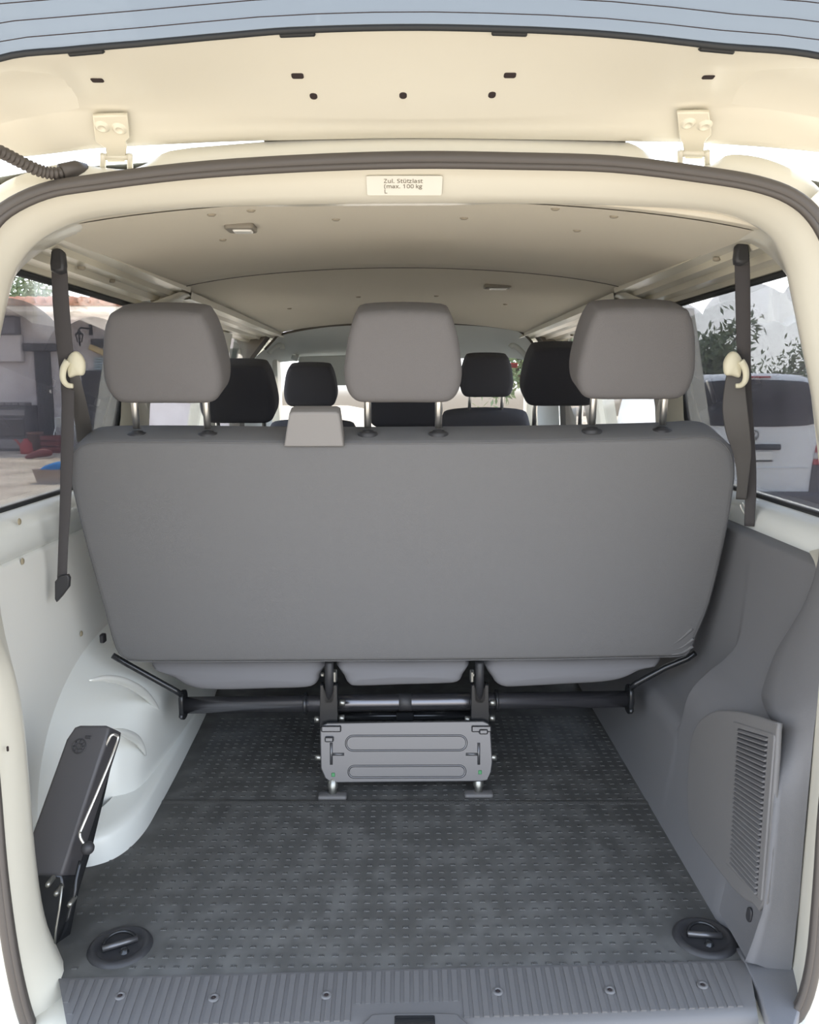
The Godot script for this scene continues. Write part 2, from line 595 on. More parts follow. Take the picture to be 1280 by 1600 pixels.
func rear_frame() -> void:
	var A: Array = []
	var S: Array = []
	for e in EDGE:
		A.append(pz(e[0], e[1], edge_z(e[1])))
		S.append(pz(e[2], e[3], edge_z(e[3]) + 0.085))
	A = smooth3(A, 4)
	S = smooth3(S, 4)
	var rings: Array = [[], [], [], [], [], [], [], []]
	var outer: Array = [[], [], []]
	for i in A.size():
		var a: Vector3 = A[i]
		var s: Vector3 = S[i]
		var out := Vector3(s.x, (s.y - 0.62), 0).normalized()
		var sd := signf(a.x)
		var side := smoothstep(0.50, 0.64, absf(a.x)) * (1.0 - smoothstep(1.16, 1.26, a.y))
		if a.y < 1.1: side = 1.0
		rings[0].append(s + Vector3(0, 0, 0.0))
		rings[1].append(s.lerp(a, 0.35) + Vector3(0, 0, 0.006) - out * 0.004)
		rings[2].append(s.lerp(a, 0.75) + Vector3(0, 0, 0.012) - out * 0.003)
		rings[3].append(a + Vector3(0, 0, 0.008))
		rings[4].append(a + Vector3(0, 0, -0.006) + out * 0.002)
		rings[5].append(a + Vector3(0, 0, -0.03) + out * 0.012)
		var flat := a + Vector3(0, 0.012, -0.055)
		var wallp := Vector3(sd * (0.862 - 0.10 * smoothstep(0.74, 1.24, a.y) if a.y > 0.70 else 0.808), a.y, -1.60)
		rings[6].append(flat.lerp(wallp, side))
		var cx := clampf(a.x, -0.70, 0.70)
		var inside := Vector3(cx, (ceil_y(cx, -1.5) if absf(cx) < 0.6 else 1.272) + 0.006, -1.53)
		rings[7].append(inside.lerp(wallp + Vector3(0, 0, -0.01), side))
		outer[0].append(s)
		outer[1].append(s + out * 0.05 + Vector3(0, 0, 0.012))
		outer[2].append(Vector3(s.x + out.x * 0.2, minf(s.y + out.y * 0.03, 1.36) , s.z - 0.12))
	var b := B.new()
	b.loft(rings, false)
	var w := struct("wall_rear", b, M.white_paint, "cream white painted frame of the rear opening")
	b = B.new()
	b.rbox(Vector3(0, -0.105, -1.275), Vector3(1.56, 0.17, 0.19), 0.012, 2)
	part("sill_beam", b, M.white_paint, w)
	# outer corner skin left and right
	var n := A.size()
	for rg in [[0, 50], [98, n - 1]]:
		b = B.new()
		var o2: Array = []
		for r in outer: o2.append(r.slice(rg[0], rg[1] + 1))
		b.loft(o2, false)
		part("corner_panel", b, M.white_paint, w)
	# roof flange above the seal, dipping at the hinges
	var top := [[-60,420],[-40,335],[0,287],[60,263],[110,253],[150,259],[205,263],[235,251],[258,236],[300,229],[400,221],[500,214],[640,210],[800,212],[960,219],[985,222],[1005,233],[1030,253],[1055,255],[1100,258],[1120,251],[1138,240],[1190,245],[1240,264],[1285,297],[1330,370]]
	var sl := [[-60,480],[-40,410],[-18,362],[12,328],[70,300],[140,287],[290,268],[460,256],[640,250],[810,252],[960,257],[1100,274],[1180,288],[1235,308],[1272,340],[1298,390],[1330,520]]
	var fl: Array = [[], [], [], []]
	for k in 121:
		var x := lerpf(-60, 1330, k / 120.0)
		var y0 := along(sl, x)
		var y1 := along(top, x)
		fl[0].append(pz(x, y0, edge_z(y0) + 0.08))
		fl[1].append(pz(x, lerpf(y0, y1, 0.55), -1.322))
		fl[2].append(pz(x, y1 + 1.5, -1.330))
		fl[3].append(pz(x, y1 + 2, -1.445))
	b = B.new()
	b.loft(fl, false)
	part("roof_flange", b, M.white_paint, w)
	# dimple and lock slot on the left pillar, small plugs
	b = B.new()
	b.xf = frame(pz(12, 1170, -1.264), Vector3(1, 0, -1.3), Vector3.UP)
	b.slab(B.rrect(0.0035, 0.009, 0.0015, 2), 0.002, 0.0005, 1)
	part("slot", b, M.hole_dark, w)
	for q in [[1272, 503], [1255, 388]]:
		b = B.new()
		b.rbox(pz(q[0], q[1], -1.345), Vector3(0.005, 0.009, 0.006), 0.002)
		part("plug", b, M.hole_dark, w)
	# rubber seal
	b = B.new()
	var P: Array = []
	for p in S: P.append(p + Vector3(0, 0, 0.004))
	b.tube(P, 0.012, 10)
	var P2: Array = []
	for i in S.size():
		var s: Vector3 = S[i]
		var out := Vector3(s.x, s.y - 0.62, 0).normalized()
		P2.append(s - out * 0.010 + Vector3(0, 0, 0.010))
	var seal := struct("trim_5", b, M.seal_rubber, "dark rubber weather seal running round the rear opening")
	b = B.new()
	b.tube(P2, 0.0055, 8)
	part("seal_lip", b, M.seal_rubber, seal)
	# rating sticker, on the frame face between seal and inner edge
	var im := 76
	var ps: Vector3 = rings[1][im]
	var pa: Vector3 = rings[2][im]
	var fr := frame(ps.lerp(pa, 0.45) + Vector3(-0.008, -0.0012, 0.0022), Vector3(1, 0, 0.004), ps - pa)
	var st := thing("sticker", "small pale load rating sticker on the upper door frame", "sticker", fr.origin)
	b = B.new()
	b.xf = fr
	b.slab(B.rrect(0.118, 0.040, 0.003, 2), 0.0012, 0.0004, 1)
	part("label_sheet", b, M.sticker, st)
	var y := 0.010
	for txt in ["Zul. Stützlast", "(max. 100 kg", "L"]:
		var tm := TextMesh.new()
		tm.text = txt
		tm.font = SystemFont.new()
		tm.font.font_names = PackedStringArray(["Droid Sans"])
		tm.font_size = 32
		tm.pixel_size = 0.00033
		tm.depth = 0.0003
		tm.horizontal_alignment = HORIZONTAL_ALIGNMENT_LEFT
		tm.material = M.print_grey
		var o := MeshInstance3D.new()
		o.mesh = tm
		o.name = "lettering"
		st.add_child(o, true)
		o.global_transform = fr * Transform3D(Basis(), Vector3(-0.032, y, 0.0009))
		y -= 0.0108

# ------------------------------------------------------------------ right trim
func trim_prof(z: float) -> Array:
	# profile front of the service cover, and behind it
	var f := [Vector2(0.600, -0.01), Vector2(0.608, 0.02), Vector2(0.628, 0.16), Vector2(0.634, 0.215), Vector2(0.648, 0.240), Vector2(0.672, 0.252), Vector2(0.700, 0.268), Vector2(0.728, 0.298), Vector2(0.745, 0.345), Vector2(0.756, 0.45), Vector2(0.766, 0.60), Vector2(0.769, 0.672), Vector2(0.775, 0.688), Vector2(0.795, 0.694), Vector2(0.82, 0.695)]
	var r := [Vector2(0.600, -0.01), Vector2(0.608, 0.02), Vector2(0.626, 0.13), Vector2(0.634, 0.20), Vector2(0.639, 0.26), Vector2(0.646, 0.315), Vector2(0.662, 0.352), Vector2(0.690, 0.385), Vector2(0.722, 0.415), Vector2(0.752, 0.465), Vector2(0.764, 0.60), Vector2(0.769, 0.672), Vector2(0.775, 0.688), Vector2(0.795, 0.694), Vector2(0.82, 0.695)]
	var o: Array = []
	for i in f.size():
		# the cover ends in a line that leans forward with height
		var zc := -1.795 + 0.02 * smoothstep(0.25, 0.45, r[i].y)
		var t := smoothstep(zc - 0.012, zc + 0.016, z)
		o.append(f[i].lerp(r[i], t))
	return o
func trim_x(y: float) -> float:
	var p := trim_prof(-1.45)
	for i in p.size() - 1:
		if y <= p[i + 1].y: return lerpf(p[i].x, p[i + 1].x, clampf((y - p[i].y) / (p[i + 1].y - p[i].y), 0, 1)) - 0.001
	return 0.77
func right_trim() -> void:
	var b := B.new()
	var rows: Array = []
	var zs: Array = []
	for k in 10: zs.append(lerpf(-2.75, -1.83, k / 9.0))
	for k in 16: zs.append(lerpf(-1.825, -1.755, k / 15.0))
	for k in 9: zs.append(lerpf(-1.74, -1.44, k / 8.0))
	for z in zs:
		var r: Array = []
		var p := trim_prof(z)
		for i in p.size() - 1:
			for k in 4:
				var q: Vector2 = p[i].cubic_interpolate(p[i + 1], p[maxi(i - 1, 0)], p[mini(i + 2, p.size() - 1)], k / 4.0)
				r.append(Vector3(q.x, q.y, z))
		r.append(Vector3(p[p.size() - 1].x, p[p.size() - 1].y, z))
		rows.append(r)
	var backing: Array = []
	for p in rows[rows.size() - 1]: backing.append(p + Vector3(0.022, 0, 0.075))
	rows.append(backing)
	b.loft(rows, false)
	var w := struct("trim_1", b, M.grey_trim, "grey plastic side trim over the right wheel arch")
	# rear corner piece of the trim: from its step on the wall to the door frame
	var st := [[1283,838,.772],[1280,880,.750],[1262,935,.745],[1238,978,.741],[1217,1012,.736],[1202,1050,.722],[1193,1084,.704],[1202,1112,.684],[1217,1136,.668],[1219,1155,.661],[1214,1230,.654],[1206,1320,.645],[1197,1408,.634],[1188,1440,.626],[1178,1470,.618],[1167,1498,.609]]
	var en := [[1300,838],[1298,880],[1296,935],[1292,978],[1289,1012],[1284,1050],[1279,1084],[1276,1112],[1273,1136],[1271,1155],[1264,1230],[1256,1320],[1249,1408],[1245,1440],[1241,1480],[1236,1525]]
	var s3: Array = []
	var e3: Array = []
	for i in st.size():
		var sx: float = st[i][2]
		if i >= 8 and i <= 15:
			for k in 8: sx = trim_x(pw(st[i][0], st[i][1], sx).y)
		s3.append(pw(st[i][0], st[i][1], sx))
		e3.append(pz(en[i][0], en[i][1], edge_z(en[i][1]) + 0.006))
	s3 = smooth3(s3, 4)
	e3 = smooth3(e3, 4)
	var rr: Array = [[], [], [], [], [], [], []]
	for i in s3.size():
		var a: Vector3 = s3[i]
		var e: Vector3 = e3[i]
		var inn := Vector3(-1, 0, 0)
		rr[0].append(Vector3(a.x + 0.005, a.y, minf(a.z - 0.01, -1.455)) if i < 33 else Vector3(trim_x(a.y) + 0.0018, a.y, minf(a.z - 0.004, -1.448)))
		rr[1].append(a + inn * 0.001)
		rr[2].append(a + inn * 0.007 + Vector3(0, 0, 0.008))
		rr[3].append(a.lerp(e, 0.33) + inn * 0.008)
		rr[4].append(a.lerp(e, 0.66) + inn * 0.007)
		rr[5].append(a.lerp(e, 0.90) + inn * 0.004)
		rr[6].append(e)
	b = B.new()
	b.loft(rr, false)
	var cp := part("corner_cover", b, M.grey_trim, w)
	cp.set_meta("label", "grey moulded corner cover next to the door frame")
	# foot of the corner cover beside the sill
	b = B.new()
	var fo := PackedVector2Array()
	for q in [[1150, 1480], [1235, 1475], [1262, 1500], [1256, 1560], [1240, 1612], [1206, 1610], [1184, 1547], [1162, 1502]]:
		var p := ph(q[0], q[1], 0.004)
		fo.append(Vector2(p.x, -p.z))
	b.xf = Transform3D(Basis(Vector3(1, 0, 0), Vector3(0, 0, -1), Vector3(0, 1, 0)), Vector3(0, -0.008, 0))
	b.slab(fo, 0.024, 0.004, 2)
	part("corner_foot", b, M.grey_trim, w)
	# service cover with its vent
	b = B.new()
	var fr := Transform3D(Basis(Vector3(0, 0, -1), Vector3(0.045, 1, 0).normalized(), Vector3(-1, 0.045, 0).normalized()), Vector3(0.640, 0.22, -1.53))
	fr = frame(Vector3(0.6345, 0.225, -1.53), Vector3(0.0, 0, 1), Vector3(0.108, 1, 0))
	var ol := on_plane([[1150, 1127], [1217, 1148], [1196, 1411], [1138, 1348]], fr)
	# rounded quad of the vent frame
	var o2 := PackedVector2Array()
	for i in 4:
		var p := ol[i]
		var a := ol[(i + 3) % 4]
		var c := ol[(i + 1) % 4]
		var r0 := p + (a - p).normalized() * 0.008
		var r1 := p + (c - p).normalized() * 0.008
		for k in 5: o2.append(r0.lerp(p, k / 4.0).lerp(p.lerp(r1, k / 4.0), k / 4.0))
	b.xf = fr
	b.slab(smooth2(on_plane([[1106,1118],[1124,1110],[1160,1112],[1214,1128],[1219,1142],[1213,1240],[1198,1412],[1180,1412],[1152,1393],[1098,1324],[1084,1304],[1079,1282],[1077,1225],[1082,1160],[1092,1132]], fr), 2), 0.010, 0.004, 3)
	var sc := part("service_cover", b, M.cover_trim, w)
	sc.set_meta("label", "raised grey service cover with rounded corners")
	fr.origin += fr.basis.z * 0.0045
	b = B.new()
	b.xf = fr
	b.slab(o2, 0.006, 0.0025, 2)
	var vf := part("vent_plate", b, M.cover_trim, w)
	# grille field
	var gq := on_plane([[1156, 1138], [1203, 1152], [1186, 1400], [1144, 1350]], fr)
	var n := 30
	b = B.new()
	b.xf = fr
	b.slab(gq, 0.0066, 0.0002, 1)
	part("vent_back", b, M.black_plastic, vf)
	for k in n:
		var t := (k + 0.5) / n
		var pa := gq[0].lerp(gq[3], t)
		var pb := gq[1].lerp(gq[2], t)
		pa = pa.lerp(pb, 0.04)
		b = B.new()
		b.xf = fr
		var h := 0.0026
		var sl := []
		for p in [pa, pb]:
			sl.append([Vector3(p.x, p.y + h, 0.003), Vector3(p.x, p.y - h * 0.2, 0.0085), Vector3(p.x, p.y - h, 0.0085), Vector3(p.x, p.y - h, 0.003)])
		b.g = -1
		b.loft(sl)
		b.cap(sl[0]); b.cap(sl[1])
		part("slat", b, M.cover_trim, vf)
	# seams: thin grooves built as dark cord recessed at the cover's rim
	b = B.new()
	b.xf = Transform3D()
	var hp := pw(1171, 1429, 0.6155)
	b.xf = frame(hp, Vector3(0.04, 0, 1), Vector3(0.1, 1, 0))
	b.slab(B.rrect(0.017, 0.026, 0.008, 4), 0.004, 0.001, 1)
	var pl := part("tool_hole", b, M.black_plastic, w)
	pl.set_meta("label", "oval dark hole low in the trim")

# ------------------------------------------------------------------ left side
func left_side() -> void:
	var b := B.new()
	b.g = 4
	b.sweep([Vector2(-0.815, 0.665), Vector2(-0.803, 0.660), Vector2(-0.801, 0.652), Vector2(-0.801, 0.30), Vector2(-0.801, -0.01)], -1.42, -3.3)
	var w := struct("wall_panel_left", b, M.panel_white, "plain white lower wall panel beside the left wheel arch")
	w.name = "trim_2"
	for q in [[35, 877], [127, 990], [30, 815]]:
		b = B.new()
		var p := pw(q[0], q[1], -0.799)
		b.xf = Transform3D(Basis(Vector3(0, 0, 1), Vector3(1, 0, 0), Vector3(0, 1, 0)), p)
		b.lathe([Vector2(0.0, 0.002), Vector2(0.006, 0.002), Vector2(0.0075, 0)], 10)
		part("panel_clip", b, M.plug_grey, w)
	# wheel arch: rings from the wall inwards
	b = B.new()
	var rings: Array = []
	# x, z centre, half length, height, exponent
	var prof := [[-0.805, 0.575, 0.385], [-0.790, 0.555, 0.370], [-0.775, 0.535, 0.352], [-0.755, 0.515, 0.338], [-0.725, 0.497, 0.328], [-0.695, 0.482, 0.318], [-0.670, 0.467, 0.306], [-0.652, 0.448, 0.290], [-0.638, 0.424, 0.268], [-0.630, 0.396, 0.240], [-0.626, 0.36, 0.205], [-0.622, 0.30, 0.15], [-0.619, 0.20, 0.09], [-0.617, 0.06, 0.02]]
	for p in prof:
		var r: Array = []
		for k in 49:
			var a := PI * k / 48.0
			var cx := signf(cos(a)) * pow(absf(cos(a)), 0.78)
			var sy := pow(absf(sin(a)), 0.78)
			r.append(Vector3(p[0], sy * p[2], -2.24 + cx * p[1]))
		rings.append(r)
	b.loft(rings, false)
	# lower skirt of the arch standing a little proud
	var ol: Array = []
	for q in [[126,1356],[150,1352],[178,1342],[205,1323],[228,1297],[246,1266],[275,1212],[300,1162],[318,1125],[352,1050]]:
		ol.append(ph(q[0], q[1], 0.0))
	ol.push_front(Vector3(-0.80, 0, -1.60))
	ol = smooth3(ol, 4)
	var sk: Array = [[], [], [], [], []]
	for i in ol.size():
		var p: Vector3 = ol[i]
		var q: Vector3 = (ol[mini(i + 1, ol.size() - 1)] - ol[maxi(i - 1, 0)]).normalized()
		var nrm := Vector3(q.z, 0, -q.x)
		if nrm.x > 0: nrm = -nrm
		nrm = nrm * -1.0
		sk[0].append(p + Vector3(0, -0.005, 0))
		sk[1].append(p - nrm * 0.002 + Vector3(0, 0.052, 0))
		sk[2].append(p - nrm * 0.007 + Vector3(0, 0.061, 0))
		sk[3].append(p - nrm * 0.028 + Vector3(0, 0.067, 0))
		sk[4].append(p - nrm * 0.075 + Vector3(0, 0.080, 0))
	b.loft(sk, false)
	var arch := part("wheel_arch", b, M.inner_paint, w)
	arch.set_meta("label", "white painted rounded left wheel arch")
	# pressed beads
	for bead in [[[[140,1063],[165,1060],[195,1066],[222,1081],[240,1099],[251,1117]], -0.632], [[[176,1141],[197,1146],[216,1158],[228,1180]], -0.626]]:
		b = B.new()
		var path: Array = []
		for q in bead[0]: path.append(pw(q[0], q[1], bead[1]))
		path = smooth3(path, 4)
		var rad: Array = []
		for i in path.size(): rad.append(0.0105 * pow(sin(PI * clampf((i + 0.6) / path.size(), 0, 1)), 0.85))
		b.tube(path, rad, 10)
		part("bead", b, M.inner_paint, arch)
	# small catch plate behind the bench
	b = B.new()
	b.rbox(pz(161, 997, -1.98), Vector3(0.012, 0.022, 0.02), 0.003)
	part("catch", b, M.black_plastic, w)

# ------------------------------------------------------------------ floor and sill
func bay_floor() -> void:
	var b := B.new()
	b.g = -1
	b.rbox(Vector3(0, -0.03, -3.28), Vector3(1.70, 0.06, 3.98), 0.002)
	var fl := struct("floor", b, M.rubber_mat, "dark rubber floor mat with small raised rectangles")
	# raised rectangles
	b = B.new()
	b.g = -1
	var pitch := 0.0255
	for i in range(-25, 26):
		for j in 44:
			var x := i * pitch + 0.004
			var z := -1.318 - j * pitch - 0.0014 * i * 0.12
			if x > 0.594: continue
			var arch_x := -0.575 - 0.0
			if z > -1.72: arch_x = -0.60 if z > -1.45 else -0.66
			if x < arch_x: continue
			if Vector2(x + 0.525, z + 1.377).length() < 0.075 or Vector2(x - 0.561, z + 1.387).length() < 0.075: continue
			var a := 0.0058
			var c := 0.0034
			var h := 0.0014
			var lo := [Vector3(x - a, 0, z - c), Vector3(x + a, 0, z - c), Vector3(x + a, 0, z + c), Vector3(x - a, 0, z + c)]
			var hi := [Vector3(x - a * 0.85, h, z - c * 0.72), Vector3(x + a * 0.85, h, z - c * 0.72), Vector3(x + a * 0.85, h, z + c * 0.72), Vector3(x - a * 0.85, h, z + c * 0.72)]
			b.loft([lo, hi])
			b.quad(hi[0], hi[1], hi[2], hi[3])
	var sd := part("raised_studs", b, M.rubber_grain, fl)
	sd.set_meta("kind", "stuff")
	# joint ridge across the mat, grained borders
	b = B.new()
	b.g = 1
	b.loft([[Vector3(-0.6, 0, -1.892), Vector3(-0.6, 0.002, -1.898), Vector3(-0.6, 0.002, -1.906), Vector3(-0.6, 0, -1.912)], [Vector3(0.61, 0, -1.878), Vector3(0.61, 0.002, -1.884), Vector3(0.61, 0.002, -1.892), Vector3(0.61, 0, -1.898)]], false)
	part("mat_joint", b, M.rubber_grain, fl)
	# ribbed sill cover
	b = B.new()
	b.g = 2
	var zs := [[-1.305, 0.0015], [-1.295, 0.003], [-1.200, 0.002], [-1.188, -0.001], [-1.180, -0.010], [-1.172, -0.035], [-1.165, -0.10], [-1.165, -0.20]]
	var rows: Array = []
	for q in zs:
		var r: Array = []
		for k in 41:
			var u := k / 40.0
			var wl := lerpf(-0.600, -0.536, clampf((q[0] + 1.305) / 0.12, 0, 1))
			var wr := lerpf(0.618, 0.582, clampf((q[0] + 1.305) / 0.12, 0, 1))
			var x := lerpf(wl, wr, u)
			var dz := -0.030 * x + (0.012 * (1 - pow(x / 0.6, 2)) if q[0] > -1.2 else 0.0)
			r.append(Vector3(x, q[1], q[0] + dz))
		rows.append(r)
	b.loft(rows, false)
	var sill := struct("trim_3", b, M.sill_plastic, "ribbed dark grey plastic load sill cover")
	# ribs, one by one
	var rib: MeshInstance3D
	for k in 70:
		var x := -0.572 + k * 0.0165
		if x > 0.592: break
		var dz := -0.030 * x
		var over := 0.012 * (1 - pow(x / 0.6, 2))
		var zf := -1.196 + dz + over * 0.6
		if absf(x - 0.005) < 0.085: zf = -1.225 + dz
		if x < -0.54: zf = lerpf(-1.29, -1.196, clampf((x + 0.60) / 0.06, 0, 1)) + dz
		b = B.new()
		b.g = -1
		var z0 := -1.297 + dz
		b.hexa([Vector3(x - 0.0052, 0.0015, z0), Vector3(x + 0.0052, 0.0015, z0), Vector3(x * 0.985 + 0.0052, 0.0005, zf), Vector3(x * 0.985 - 0.0052, 0.0005, zf)],
			[Vector3(x - 0.0045, 0.0047, z0), Vector3(x + 0.0045, 0.0047, z0), Vector3(x * 0.985 + 0.0045, 0.0037, zf), Vector3(x * 0.985 - 0.0045, 0.0037, zf)])
		part("rib", b, M.sill_plastic, sill)
	for q in [[188,1557],[334,1560],[510,1556],[778,1550],[953,1548],[1098,1540]]:
		b = B.new()
		b.xf = Transform3D(Basis(), ph(q[0], q[1], 0.0035))
		b.lathe([Vector2(0.0, 0.001), Vector2(0.004, 0.001), Vector2(0.0045, 0.003), Vector2(0.0085, 0.0032), Vector2(0.0095, 0.0)], 14)
		var sc := part("screw_cup", b, M.sill_plastic, sill)
		b = B.new()
		b.xf = Transform3D(Basis(), ph(q[0], q[1], 0.0035))
		b.lathe([Vector2(0.0, 0.0028), Vector2(0.0035, 0.0025), Vector2(0.0042, 0.001)], 10)
		part("screw", b, M.hole_dark, sc)
	# raised plate over the latch and the latch opening
	b = B.new()
	var c := ph(648, 1592, 0.002)
	b.xf = Transform3D(Basis(Vector3(1, 0, 0), Vector3(0, 0, -1), Vector3(0, 1, 0)), c + Vector3(0, 0.002, 0.012))
	b.slab(smooth2(PackedVector2Array([Vector2(-0.085, -0.03), Vector2(0.085, -0.03), Vector2(0.075, 0.008), Vector2(0.055, 0.018), Vector2(-0.055, 0.018), Vector2(-0.075, 0.008)]), 3), 0.008, 0.003, 2)
	var lp := part("latch_plate", b, M.sill_plastic, sill)
	b = B.new()
	b.rbox(c + Vector3(0, 0.005, 0.012), Vector3(0.066, 0.006, 0.026), 0.003)
	part("latch", b, M.black_steel, lp)

# ------------------------------------------------------------------ ceiling
func ceil_y(x: float, z: float) -> float:
	var yc := 1.325 + 0.017 * clampf((-z - 1.42) / 0.92, 0, 1)
	if z < -2.35: yc = 1.338 - 0.004 * (-z - 2.35)
	return yc - 0.115 * x * x - 0.008 * pow(absf(x) / 0.6, 6)
func ceiling_() -> void:
	var b := B.new()
	b.grid(10, 30, func(u, v):
		var z := lerpf(-1.435, -2.345, u)
		var x := lerpf(-0.607, 0.607, v)
		return Vector3(x, ceil_y(x, z), z))
	# turned-up front rim
	var r0: Array = []
	var r1: Array = []
	for k in 31:
		var x := lerpf(-0.607, 0.607, k / 30.0)
		r0.append(Vector3(x, ceil_y(x, -2.345), -2.345))
		r1.append(Vector3(x, ceil_y(x, -2.345) + 0.02, -2.352))
	b.loft([r0, r1], false)
	var c := struct("ceiling", b, M.headliner, "light felt headliner above the load bay")
	# strip just behind the door frame
	b = B.new()
	b.grid(4, 24, func(u, v):
		var z := lerpf(-1.395, -1.437, maxf(u - 0.25, 0) / 0.75)
		var x := lerpf(-0.60, 0.60, v)
		return Vector3(x, ceil_y(x, -1.43) - 0.004 + 0.006 * u + (0.04 if u < 0.1 else 0.0), z))
	part("edge_strip", b, M.headliner, c)
	b = B.new()
	b.grid(10, 30, func(u, v):
		var z := lerpf(-2.352, -4.25, u)
		var x := lerpf(-0.70, 0.70, v)
		return Vector3(x, ceil_y(x, z) + 0.006, z))
	var f := part("forward_liner", b, M.headliner, c)
	f.set_meta("label", "grey headliner over the passenger rows")
	# roof bow joint
	b = B.new()
	var path: Array = []
	for k in 25:
		var x := lerpf(-0.68, 0.68, k / 24.0)
		path.append(Vector3(x, ceil_y(x, -2.35) + 0.004, -2.352))
	b.tube(path, 0.005, 6)
	part("joint_cord", b, M.dark_trim, c)
	# trim clips
	for q in [[125,377],[348,372],[525,350],[725,348],[902,358],[1122,369],[173,402],[330,327],[392,325],[868,322],[960,327],[238,438]]:
		clip(q, 1.318 if q[1] > 335 else 1.322, c, 0.008)
	for q in [[452,474],[560,465],[682,464],[790,470],[895,490]]:
		clip(q, 1.335, c, 0.009)
	# dome lamps
	lamp([376, 347], "small rear dome lamp in the headliner near the door frame", 0.055)
	lamp([777, 450], "dome lamp in the headliner over the passenger rows", 0.085)
func clip(q: Array, y: float, c: Node, r: float) -> void:
	var p := ph(q[0], q[1], y)
	p.y = ceil_y(p.x, p.z) + (0.005 if p.z < -2.35 else 0.0)
	var b := B.new()
	b.xf = Transform3D(Basis(), p)
	b.lathe([Vector2(0, -0.003), Vector2(r * 0.7, -0.0028), Vector2(r, -0.0005), Vector2(r, 0.004)], 10)
	part("clip", b, M.clip_beige, c)
func lamp(q: Array, label: String, w: float) -> void:
	var p := ph(q[0], q[1], 1.325)
	p.y = ceil_y(p.x, p.z) + (0.006 if p.z < -2.35 else 0.0)
	var t := thing("dome_lamp", label, "lamp", p)
	var b := B.new()
	b.xf = Transform3D(Basis(Vector3(1, 0, 0), Vector3(0, 0, -1), Vector3(0, 1, 0)), p + Vector3(0, -0.003, 0))
	b.slab(B.rrect(w, 0.055, 0.008, 3), 0.012, 0.003, 2)
	part("bezel", b, M.lamp_grey, t)
	b = B.new()
	b.xf = Transform3D(Basis(Vector3(1, 0, 0), Vector3(0, 0, -1), Vector3(0, 1, 0)), p + Vector3(0.004, -0.009, 0))
	b.slab(B.rrect(w * 0.66, 0.03, 0.006, 3), 0.006, 0.003, 2)
	part("lens", b, M.lamp_lens, t)

# ------------------------------------------------------------------ tailgate
const T_EDGE := [[-240,330],[-100,276],[0,250],[45,244],[150,232],[300,224],[400,220],[640,216],[900,219],[990,221],[1100,224],[1280,238],[1400,262],[1500,300]]
const T_CREASE := [[-240,190],[0,169],[200,174],[420,182],[640,186],[860,181],[1060,169],[1280,158],[1500,162]]
const T_GLASS := [[-240,150],[0,94],[110,80],[225,70],[320,61],[450,50],[640,45],[830,49],[960,57],[1120,74],[1280,90],[1500,140]]
func gate_ring(px: float, k: int) -> Vector3:
	match k:
		0: return pz(px, along(T_EDGE, px) - 3, -1.345)
		1: return pz(px, along(T_EDGE, px), -1.325)
		2: return pz(px, along(T_EDGE, px) - 8, -1.315)
		3: return pz(px, lerpf(along(T_CREASE, px), along(T_EDGE, px), 0.10), -1.265)
		4: return pz(px, along(T_CREASE, px) - 2, -1.258)
		5: return pz(px, lerpf(along(T_CREASE, px), along(T_GLASS, px), 0.30), -1.205)
		6: return pz(px, lerpf(along(T_CREASE, px), along(T_GLASS, px), 0.62), -1.150)
		7: return pz(px, along(T_GLASS, px) + 4, -1.085)
	return pz(px, along(T_GLASS, px), -1.080)
func on_gate(px: float, py: float) -> Vector3:
	# the point of the inner panel seen at that place
	for k in range(1, 8):
		var a := gate_ring(px, k)
		var b := gate_ring(px, k + 1)
		var ya := pixel_y(a)
		var yb := pixel_y(b)
		if py <= ya + 0.01 and py >= yb: return a.lerp(b, clampf((py - ya) / (yb - ya), 0, 1))
	return gate_ring(px, 4)
func pixel_y(p: Vector3) -> float:
	var q := eye.affine_inverse() * p
	return 800 + F * q.y / q.z
